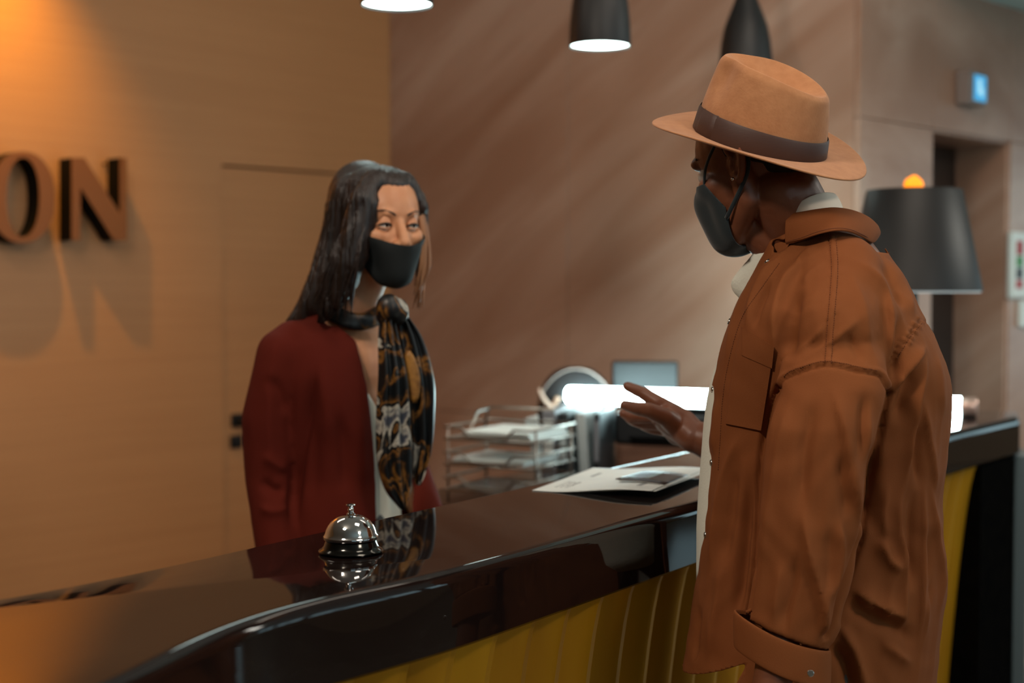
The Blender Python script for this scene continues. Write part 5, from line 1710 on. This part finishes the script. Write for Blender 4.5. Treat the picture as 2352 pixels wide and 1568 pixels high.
M['lip'] = mat('lash', rgb(24, 14, 12), 0.6)
M['brow'] = mat('brow', rgb(38, 20, 12), 0.7)

def scarf_mat():
    m = bpy.data.materials.new('scarf_print'); m.use_nodes = True
    nt = m.node_tree; b = nt.nodes['Principled BSDF']; b.inputs['Roughness'].default_value = 0.4
    tc = nt.nodes.new('ShaderNodeTexCoord')
    v = nt.nodes.new('ShaderNodeTexVoronoi'); v.inputs['Scale'].default_value = 11; v.inputs['Randomness'].default_value = 1
    n = nt.nodes.new('ShaderNodeTexNoise'); n.inputs['Scale'].default_value = 10; n.inputs['Detail'].default_value = 4; n.inputs['Distortion'].default_value = 1.5
    nt.links.new(tc.outputs['Object'], v.inputs['Vector']); nt.links.new(tc.outputs['Object'], n.inputs['Vector'])
    r = nt.nodes.new('ShaderNodeValToRGB'); r.color_ramp.interpolation = 'LINEAR'
    cs = [(0.0, rgb(12, 14, 16)), (0.52, rgb(16, 18, 20)), (0.555, rgb(86, 54, 22)), (0.575, rgb(140, 94, 40)), (0.60, rgb(18, 18, 20)), (0.655, rgb(22, 22, 26)), (0.68, rgb(200, 192, 176)), (0.75, rgb(70, 74, 86))]
    r.color_ramp.elements[0].position = cs[0][0]; r.color_ramp.elements[0].color = cs[0][1]
    r.color_ramp.elements[1].position = cs[-1][0]; r.color_ramp.elements[1].color = cs[-1][1]
    for p, c in cs[1:-1]:
        e = r.color_ramp.elements.new(p); e.color = c
    mm = nt.nodes.new('ShaderNodeMath'); mm.operation = 'MULTIPLY_ADD'; mm.inputs[1].default_value = 0.28
    nt.links.new(v.outputs['Distance'], mm.inputs[0]); nt.links.new(n.outputs['Fac'], mm.inputs[2])
    m2 = nt.nodes.new('ShaderNodeMath'); m2.operation = 'SUBTRACT'; m2.inputs[1].default_value = 0.08
    nt.links.new(mm.outputs[0], m2.inputs[0]); nt.links.new(m2.outputs[0], r.inputs[0])
    nt.links.new(r.outputs[0], b.inputs['Base Color'])
    return m
M['scarf'] = scarf_mat()
M['scarf_gold'] = mat('scarf_gold', rgb(176, 122, 52), 0.5, noise=(60, rgb(120, 76, 28), 4))

WC = Vector((-0.325, 2.77, 0))
wfv = Vector((0.64, -0.77, 0)).normalized(); wlv = Vector((0, 0, 1)).cross(wfv)
def WL(f, l, z): return WC + wfv * f + wlv * l + Vector((0, 0, z))
wom = empty('person', (WC.x, WC.y, 0), 'receptionist with long brown hair, black mask, dark red blazer and patterned scarf behind the counter', 'person')
whf = Vector((0.52, -0.85, -0.03)); WF = frame(whf)
whf, whl, whu = WF
ws_ = 0.92
WH = Vector((-0.252, 2.735, 1.563))
nk0 = WH - whf * 0.025 - whu * 0.05; nk1 = WL(0.0, 0.0, 1.375)
rs = WL(-0.01, -0.125, 1.338); re_ = WL(-0.03, -0.152, 1.09); rw = WL(0.03, -0.160, 0.885)
ls = WL(-0.01, 0.125, 1.338); le_ = WL(-0.02, 0.155, 1.09); lw_ = WL(0.10, 0.150, 0.93)
wb_ = xf(head_parts(ws_, 0.86, 0.35), WH, WF)
wb_ += [chain([nk0, nk0.lerp(nk1, 0.5), nk1], [0.045, 0.044, 0.052], 20),
        chain([WL(-0.01, -0.10, 1.338), WL(-0.0, 0, 1.365), WL(-0.01, 0.10, 1.338)], [0.036, 0.048, 0.036], 16),
        ellipsoid(WL(0.0, 0, 1.28), (0.085, 0.10, 0.11), (wfv, wlv, zz)),
        ellipsoid(WL(0.035, 0.05, 1.235), (0.055, 0.055, 0.06), (wfv, wlv, zz)), ellipsoid(WL(0.035, -0.05, 1.235), (0.055, 0.055, 0.06), (wfv, wlv, zz)),
        chain([WL(0, 0, 1.24), WL(0, 0, 1.08), WL(0, 0, 0.95)], [0.085, 0.08, 0.10], 20),
        chain([rs, re_, rw], [0.038, 0.034, 0.022], 16), chain([ls, le_, lw_], [0.038, 0.034, 0.022], 16)]
def small_hand(w, d, inward):
    out = []
    pc = w + d * 0.07
    out.append(capsule(w, pc, 0.021, 0.024, 12))
    sd = d.cross(inward).normalized()
    for k, (o_, ln, r) in enumerate([(-0.024, 0.068, 0.0075), (-0.008, 0.076, 0.008), (0.008, 0.072, 0.0075), (0.023, 0.056, 0.0065)]):
        a = pc + sd * o_; b = a + d * (ln * 0.5) + inward * 0.004; c = b + d * (ln * 0.42) + inward * 0.018
        out.append(chain([w + d * 0.045 + sd * o_ * 0.5, a, b, c], [0.012, r + 0.001, r, r * 0.8], 10))
    out.append(chain([w + d * 0.02, w + d * 0.055 - sd * 0.034 + inward * 0.01, w + d * 0.092 - sd * 0.040 + inward * 0.016], [0.013, 0.010, 0.007], 10))
    return out
wb_ += small_hand(rw, (rw - re_).normalized(), wlv) + small_hand(lw_, (lw_ - le_).normalized(), wlv * -1)
wco, wfc, we = remesh(wb_, 0.0032, 3)
wco = sockets(wco, WH, WF, ws_)
mk('body', wco, wfc, M['skin_w'], wom)
for y in (-1, 1):
    ec = WH + (whf * 0.0768 + whl * (y * 0.031) + whu * 0.006) * ws_
    eo = mk('eye', *ellipsoid(ec, (0.0118, 0.0118, 0.0118)), M['eye_white'], wom)
    gz = (whf + whl * 0.12).normalized()
    mk('iris', *ellipsoid(ec + gz * 0.0064, (0.0062, 0.0062, 0.0062)), M['iris'], eo)
    def hp3(x, yy, z): return WH + (whf * x + whl * (y * yy) + whu * z) * ws_
    # upper lid with lash line, lower lid
    up = [hp3(0.080, 0.0155, 0.003), hp3(0.0895, 0.0215, 0.0070), hp3(0.0915, 0.031, 0.0092), hp3(0.087, 0.041, 0.0075), hp3(0.076, 0.050, 0.003)]
    lo = [hp3(0.080, 0.0155, 0.003), hp3(0.0890, 0.023, 0.0006), hp3(0.0900, 0.031, -0.0002), hp3(0.085, 0.041, 0.0008), hp3(0.076, 0.050, 0.003)]
    pu = [Vector(p) for p in smooth_path([tuple(p) for p in up], 5)]; plo = [Vector(p) for p in smooth_path([tuple(p) for p in lo], 5)]
    mk('eyelash', *tube(pu, [0.0010 + 0.0012 * math.sin(math.pi * i / (len(pu) - 1)) for i in range(len(pu))], 8), M['lip'], wom)
    lid = []
    for i in range(len(pu)):
        for j in range(6):
            w = j / 5
            ctr_ = pu[i] + whu * (0.014 * w * math.sin(math.pi * i / (len(pu) - 1))) - whf * (0.0035 * w ** 2)
            lid.append(ctr_)
    mk('upper_eyelid', lid, grid_faces(len(pu), 6), M['skin_w'], wom)
    mk('lower_eyelid', *tube(plo, [0.0012] * len(plo), 8), M['skin_w'], wom)
    br = [hp3(0.090 - 0.022 * t ** 2 * 1.1, 0.014 + 0.040 * t, 0.0265 + 0.009 * math.sin(t * 2.5)) + whf * 0.0055 for t in (0, 0.2, 0.4, 0.6, 0.8, 1)]
    mk('eyebrow', *tube([Vector(p) for p in smooth_path([tuple(p) for p in br], 3)], [0.0020 * (1 - 0.5 * i / 15) for i in range(16)], 8, flat=0.8), M['brow'], wom)
mask_mesh('face_mask', ws_, 0.86, WH, WF, M['mask_black'], wom,
          [(Vector((0.112, 0, -0.031)), Vector((0.38, 0, 1))), (Vector((0.006, 0, -0.035)), Vector((-1, 0, -0.75)))], None,
          [[(0.02, y * 0.070, -0.006), (0.0, y * 0.078, 0.012), (-0.02, y * 0.082, 0.006), (-0.018, y * 0.080, -0.030), (0.01, y * 0.068, -0.07)] for y in (1, -1)])

# blazer
def lev_w(z, tab): return float(np.interp(z, [t[0] for t in tab], [t[1] for t in tab]))
TW = [(0.72, 0.165), (0.85, 0.155), (0.98, 0.136), (1.08, 0.124), (1.18, 0.132), (1.28, 0.145), (1.34, 0.142), (1.37, 0.122), (1.395, 0.085), (1.41, 0.06)]
TFr = [(0.72, 0.12), (0.85, 0.115), (0.98, 0.108), (1.08, 0.104), (1.18, 0.112), (1.25, 0.114), (1.31, 0.098), (1.36, 0.072), (1.40, 0.05)]
TB = [(0.72, -0.13), (0.85, -0.12), (0.98, -0.095), (1.08, -0.090), (1.2, -0.105), (1.3, -0.108), (1.36, -0.085), (1.40, -0.055)]
bv, bf_ = [], []
lvs = [0.74 + 0.02 * i for i in range(34)]
for z in lvs:
    a_, b_, w = lev_w(z, TFr), lev_w(z, TB), lev_w(z, TW)
    for i in range(56):
        an = 2 * math.pi * i / 56; c, s = math.cos(an), math.sin(an)
        bv.append(WL((a_ + b_) / 2 + (a_ - b_) / 2 * math.copysign(abs(c) ** (2 / 2.3), c), w * math.copysign(abs(s) ** (2 / 2.3), s), z))
for j in range(len(lvs) - 1):
    for i in range(56): bf_.append((j * 56 + i, j * 56 + (i + 1) % 56, (j + 1) * 56 + (i + 1) % 56, (j + 1) * 56 + i))
bf_ += [tuple(range(56)), tuple(range((len(lvs) - 1) * 56, len(lvs) * 56))]
sl_r = chain([WL(-0.01, -0.110, 1.345), WL(-0.012, -0.132, 1.322), WL(-0.03, -0.155, 1.20), re_, rw], [0.044, 0.051, 0.050, 0.047, 0.038], 24)
sl_l = chain([WL(-0.01, 0.110, 1.345), WL(-0.012, 0.132, 1.322), WL(-0.02, 0.152, 1.20), le_, lw_], [0.044, 0.050, 0.048, 0.046, 0.038], 24)
zco, zfc, ze = remesh([(bv, bf_), sl_r, sl_l], 0.0045, 5)
FW = [
 ([(640, 760), (622, 860), (618, 980), (628, 1100)], 16, 0.005),
 ([(735, 800), (722, 860), (705, 940), (690, 1030), (674, 1150), (668, 1260)], 13, -0.009),
 ([(735, 800), (740, 880), (752, 960), (760, 1040)], 24, 0.006),
 ([(720, 850), (716, 950), (720, 1060), (716, 1180)], 20, -0.006),
 ([(600, 1040), (640, 1070), (664, 1080)], 14, 0.006),
 ([(595, 1100), (630, 1125), (662, 1120)], 12, -0.007),
 ([(590, 1160), (630, 1175), (668, 1160)], 13, 0.006),
 ([(610, 860), (640, 900), (660, 960)], 14, -0.005),
 ([(775, 940), (790, 1030), (792, 1140)], 16, -0.005),
 ([(820, 900), (832, 1000), (838, 1150)], 16, 0.004),
]
zco = folds(zco, zfc, FW, np.ones(len(zco)), 1.3)
zco = crease(zco, zfc, 0.0022, 26, 6, 3.0)
poly = [(748, 690), (752, 722), (772, 750), (815, 780), (826, 830), (840, 880), (850, 960), (858, 1050), (862, 1190), (868, 1500), (960, 1500), (950, 1190), (955, 1000), (968, 900), (972, 820), (962, 765), (940, 720), (920, 680)]
def inpoly(x, y, p):
    c = False; j = len(p) - 1
    for i in range(len(p)):
        if (p[i][1] > y) != (p[j][1] > y) and x < (p[j][0] - p[i][0]) * (y - p[i][1]) / (p[j][1] - p[i][1]) + p[i][0]: c = not c
        j = i
    return c
qx, qy = project(zco)
zn = normals(zco, zfc); toc = ((np.array(CAM)[None, :] - zco) * zn).sum(1)
zl = tolocal(zco, WC, (wfv, wlv, zz))
keep = []
inp = np.array([inpoly(a, b, poly) for a, b in zip(qx, qy)])
for f in zfc:
    k = list(f)
    if all(inp[i] and zl[i, 0] > -0.04 and abs(zl[i, 1]) < 0.13 for i in k): continue
    if all(zl[i, 2] > 1.375 and abs(zl[i, 1]) < 0.075 and zn[i, 2] > 0.3 for i in k): continue
    if all(zl[i, 2] < 0.745 for i in k): continue
    keep.append(f)
bm = bmesh.new()
vs_ = [bm.verts.new(tuple(c)) for c in zco]
for f in keep: bm.faces.new([vs_[i] for i in f])
for v_ in [v for v in bm.verts if not v.link_faces]: bm.verts.remove(v_)
for _ in range(12):
    mv = {}
    for v_ in bm.verts:
        if v_.is_boundary:
            nb_s = [e.other_vert(v_) for e in v_.link_edges if e.is_boundary]
            if len(nb_s) == 2: mv[v_] = (v_.co * 2 + nb_s[0].co + nb_s[1].co) / 4
    for k, v_ in mv.items(): k.co = v_
bm.verts.index_update()
bz = mk('blazer', [v.co.copy() for v in bm.verts], [tuple(v.index for v in f.verts) for f in bm.faces], M['blazer'], wom)
bm.free()
so = bz.modifiers.new('s', 'SOLIDIFY'); so.thickness = 0.003; so.offset = -1

# white top: front of the trunk under the blazer
tvv, tff = [], []
lv2 = [0.90 + 0.0125 * i for i in range(33)]
for z in lv2:
    a_, b_, w = lev_w(z, TFr) - 0.006, lev_w(z, TB) + 0.02, lev_w(z, TW) - 0.033
    for i in range(56):
        an = 2 * math.pi * i / 56; c, s = math.cos(an), math.sin(an)
        wob = 0.0035 * math.sin(an * 16 + z * 9)
        tvv.append(WL((a_ + b_) / 2 + ((a_ - b_) / 2 + wob) * math.copysign(abs(c) ** (2 / 2.3), c), w * math.copysign(abs(s) ** (2 / 2.3), s), z))
for j in range(len(lv2) - 1):
    for i in range(56): tff.append((j * 56 + i, j * 56 + (i + 1) % 56, (j + 1) * 56 + (i + 1) % 56, (j + 1) * 56 + i))
bm = bmesh.new()
vs_ = [bm.verts.new(tuple(c)) for c in tvv]
for f in tff: bm.faces.new([vs_[i] for i in f])
pa, pb = P(832, 880, 2.66), P(876, 985, 2.65)
vn = (pb - pa).cross(pa - CAM).normalized()
if vn.dot(Vector((1, 0, 0.3))) < 0: vn = -vn
bmesh.ops.bisect_plane(bm, geom=bm.verts[:] + bm.edges[:] + bm.faces[:], plane_co=pa, plane_no=(vn + zz * 0.15).normalized(), clear_outer=False)
dead = [f for f in bm.faces if f.calc_center_median().z > 1.14 and (f.calc_center_median() - pa).dot((vn + zz * 0.15)) > 0]
bmesh.ops.delete(bm, geom=dead, context='FACES')
bm.verts.index_update()
wt = mk('white_top', [v.co.copy() for v in bm.verts], [tuple(v.index for v in f.verts) for f in bm.faces], M['white_top'], wom)
bm.free()
so = wt.modifiers.new('s', 'SOLIDIFY'); so.thickness = 0.0015

# hair: combed shells flowing from the parting
hr = xf([ellipsoid((-0.022, 0, 0.037), (0.096, 0.081, 0.083)), ellipsoid((0.018, 0, 0.080), (0.055, 0.045, 0.036)), ellipsoid((-0.005, 0, 0.070), (0.07, 0.072, 0.051)), capsule((0.040, 0.040, 0.088), (0.044, 0.064, 0.040), 0.015, 0.014), capsule((0.040, -0.038, 0.090), (0.046, -0.062, 0.035), 0.016, 0.016), 
         capsule((0.036, 0.030, 0.088), (0.036, 0.062, 0.055), 0.022, 0.016), capsule((0.036, 0.062, 0.055), (0.026, 0.072, 0.0), 0.016, 0.012),
         capsule((0.040, -0.030, 0.090), (0.052, -0.066, 0.055), 0.024, 0.020), capsule((0.052, -0.066, 0.055), (0.040, -0.080, 0.0), 0.020, 0.018)], WH, WF)
hr += [chain([P(842, 470, 2.67), P(822, 540, 2.66), P(806, 605, 2.655), P(786, 665, 2.66), P(758, 708, 2.665), P(735, 738, 2.67)], [0.032, 0.030, 0.027, 0.022, 0.015, 0.008], 18),
       chain([P(812, 450, 2.74), P(785, 560, 2.745), P(762, 640, 2.74), P(730, 700, 2.74), P(690, 738, 2.74), P(655, 748, 2.745)], [0.045, 0.044, 0.043, 0.038, 0.024, 0.008], 18),
       chain([P(835, 450, 2.80), P(812, 580, 2.83), P(790, 680, 2.85), P(770, 780, 2.885), P(765, 850, 2.895)], [0.07, 0.066, 0.055, 0.04, 0.02], 20),
       chain([P(965, 470, 2.78), P(972, 560, 2.79), P(968, 640, 2.785)], [0.014, 0.013, 0.010], 12)]
hco, hfc, he = remesh(hr, 0.0038, 7)
hlc = tolocal(hco, WH, WF)
an = np.arctan2(hlc[:, 1], hlc[:, 0] + 0.02)
hn_ = normals(hco, hfc)
g = 0.0016 * np.sin(an * 46 + 2.0 * np.sin(hlc[:, 2] * 14 + an * 3)) + 0.0011 * np.sin(an * 97 + 1.5 * np.sin(hlc[:, 2] * 23))
g = g * np.where(hlc[:, 2] > 0.05, 0.35, 1.0)
hco = hco + hn_ * g[:, None]
ha = mk('hair', hco, hfc, M['hair_brown'], wom)
# strands hanging on the far side, light painted into their colour, and loose strands
random.seed(11)
ln_ = []
for i in range(34):
    x0 = random.uniform(962, 978); d0 = 2.735 + random.uniform(-0.01, 0.03)
    y1 = random.uniform(640, 712)
    ln_.append(tube([Vector(p) for p in smooth_path([tuple(P(x0 - 6, 480, d0)), tuple(P(x0 + 6, 540, d0)), tuple(P(x0 + 5 + random.uniform(-5, 5), 610, d0)), tuple(P(x0 - 6 + random.uniform(-12, 8), y1, d0))], 4)], [0.003] * 9 + [0.0025, 0.002, 0.0015, 0.0006], 6))
ls_ = mk('loose_strands', *join(*ln_), M['hair_light'], ha); tag(ls_, kind='stuff', label='lighter strands hanging on the far side of the face')
ln_ = []
for i in range(46):
    t = random.random()
    x0 = 850 - 30 * t; x1 = 822 - 70 * t; x2 = 812 - 80 * t + random.uniform(-10, 10); d0 = 2.625 + 0.03 * t
    ln_.append(tube([Vector(p) for p in smooth_path([tuple(P(x0, 470, d0 + 0.02)), tuple(P(x1 + 8, 580, d0)), tuple(P(x2, 660, d0 + 0.005)), tuple(P(x2 - 6 - 14 * t, random.uniform(690, 745), d0 + 0.01))], 4)], [0.002] * 9 + [0.002, 0.0016, 0.001, 0.0005], 6))
ls_ = mk('front_strands', *join(*ln_), M['hair_brown'], ha); tag(ls_, kind='stuff')

# scarf: neck loop, knot, two hanging tails
def ribbon(ctrs, widths, depth_dir, side_dir, waves, amp, m, name, parent, nu=26, thick=0.0012, ph=0.0):
    C_ = smooth_path([tuple(c) + (w,) for c, w in zip(ctrs, widths)], 6)
    vv = []
    for k, q in enumerate(C_):
        c = Vector(q[:3]); w = q[3]
        for j in range(nu):
            u = j / (nu - 1) * 2 - 1
            vv.append(c + side_dir * (u * w / 2) + depth_dir * (amp * math.sin(u * waves + ph + k * 0.06) + 0.012 * (1 - u * u)))
    o = mk(name, vv, grid_faces(len(C_), nu), m, parent)
    s_ = o.modifiers.new('s', 'SOLIDIFY'); s_.thickness = thick; s_.offset = 0
    return o
sca = empty('scarf_anchor', (0, 0, 0)) if False else None
ncen = WL(0.012, 0.0, 1.405)
lp = []
for k in range(40):
    a = 2 * math.pi * k / 40
    c = ncen + wfv * (0.066 * math.cos(a)) + wlv * (0.060 * math.sin(a)) + zz * (-0.022 * math.cos(a) + 0.006 + 0.004 * math.sin(3 * a))
    out = (wfv * math.cos(a) + wlv * math.sin(a)).normalized()
    for j in range(14):
        t = 2 * math.pi * j / 14
        r_ = 0.013 + 0.0025 * math.sin(3 * t + a * 2)
        lp.append(c + out * (r_ * math.cos(t) * 0.75) + (zz * 0.9 - out * 0.25) * (r_ * 1.35 * math.sin(t)))
sc = mk('scarf', lp, [((i % 40) * 14 + j, (i % 40) * 14 + (j + 1) % 14, ((i + 1) % 40) * 14 + (j + 1) % 14, ((i + 1) % 40) * 14 + j) for i in range(40) for j in range(14)], M['scarf'], wom)
kn = remesh([ellipsoid(P(893, 706, 2.62), (0.024, 0.018, 0.026)), ellipsoid(P(915, 716, 2.63), (0.02, 0.015, 0.026)), ellipsoid(P(880, 722, 2.625), (0.014, 0.012, 0.02))], 0.003, 2)
mk('knot', kn[0], kn[1], M['scarf'], sc)
vd = Vector((0.35, -0.94, 0)).normalized(); sd_ = Vector((0.94, 0.35, 0)).normalized()
def pw_(l, w): return [P(x, y, d) for x, y, d in l], [k * 2.64 / FPX for k in w]
c_, w_ = pw_([(888, 712, 2.63), (893, 780, 2.625), (903, 860, 2.615), (905, 950, 2.62), (908, 1050, 2.625), (916, 1120, 2.63), (925, 1168, 2.63)], [28, 48, 66, 80, 84, 66, 12])
ribbon(c_, w_, vd, sd_, 9.0, 0.006, M['scarf'], 'scarf_tail', sc)
c_, w_ = pw_([(918, 716, 2.65), (942, 780, 2.655), (962, 870, 2.655), (968, 950, 2.66), (970, 1030, 2.665), (962, 1085, 2.665), (958, 1112, 2.665)], [24, 62, 74, 66, 50, 34, 10])
ribbon(c_, w_, vd, sd_, 8.0, 0.006, M['scarf'], 'scarf_tail', sc, ph=1.0)
# gold medallion printed on the far tail
vv = []
for k in range(9):
    t = k / 8
    for j in range(9):
        u = j / 8 * 2 - 1
        w = math.sin(math.pi * min(max(t, 0.02), 0.98)) ** 0.5
        x = 938 + 14 * t + u * 20 * w; y = 805 + 120 * t
        vv.append(P(x, y, 2.628 + 0.005 * u * u))
o = mk('printed_medallion', vv, grid_faces(9, 9), M['scarf_gold'], sc); o.modifiers.new('s', 'SOLIDIFY').thickness = 0.0008

# trousers and shoes behind the counter
tr_ = [chain([WL(0.0, 0, 0.97), WL(-0.01, 0, 0.86)], [0.11, 0.13], 24)]
for s_ in (-1, 1): tr_.append(chain([WL(0.0, s_ * 0.075, 0.86), WL(0.01, s_ * 0.08, 0.48), WL(-0.01, s_ * 0.08, 0.12)], [0.095, 0.062, 0.052], 24))
q_ = remesh(tr_, 0.009, 3); mk('trousers', q_[0], q_[1], M['black_matte'], wom)
for s_ in (-1, 1):
    q_ = remesh([capsule(WL(-0.03, s_ * 0.08, 0.05), WL(0.03, s_ * 0.08, 0.05), 0.038, 0.036), chain([WL(-0.04, s_ * 0.08, 0.032), WL(0.07, s_ * 0.085, 0.030), WL(0.14, s_ * 0.09, 0.022)], [0.030, 0.034, 0.020])], 0.005, 3)
    q_[0][:, 2] = np.maximum(q_[0][:, 2], 0.002)
    mk('shoe', q_[0], q_[1], M['black_matte'], wom)
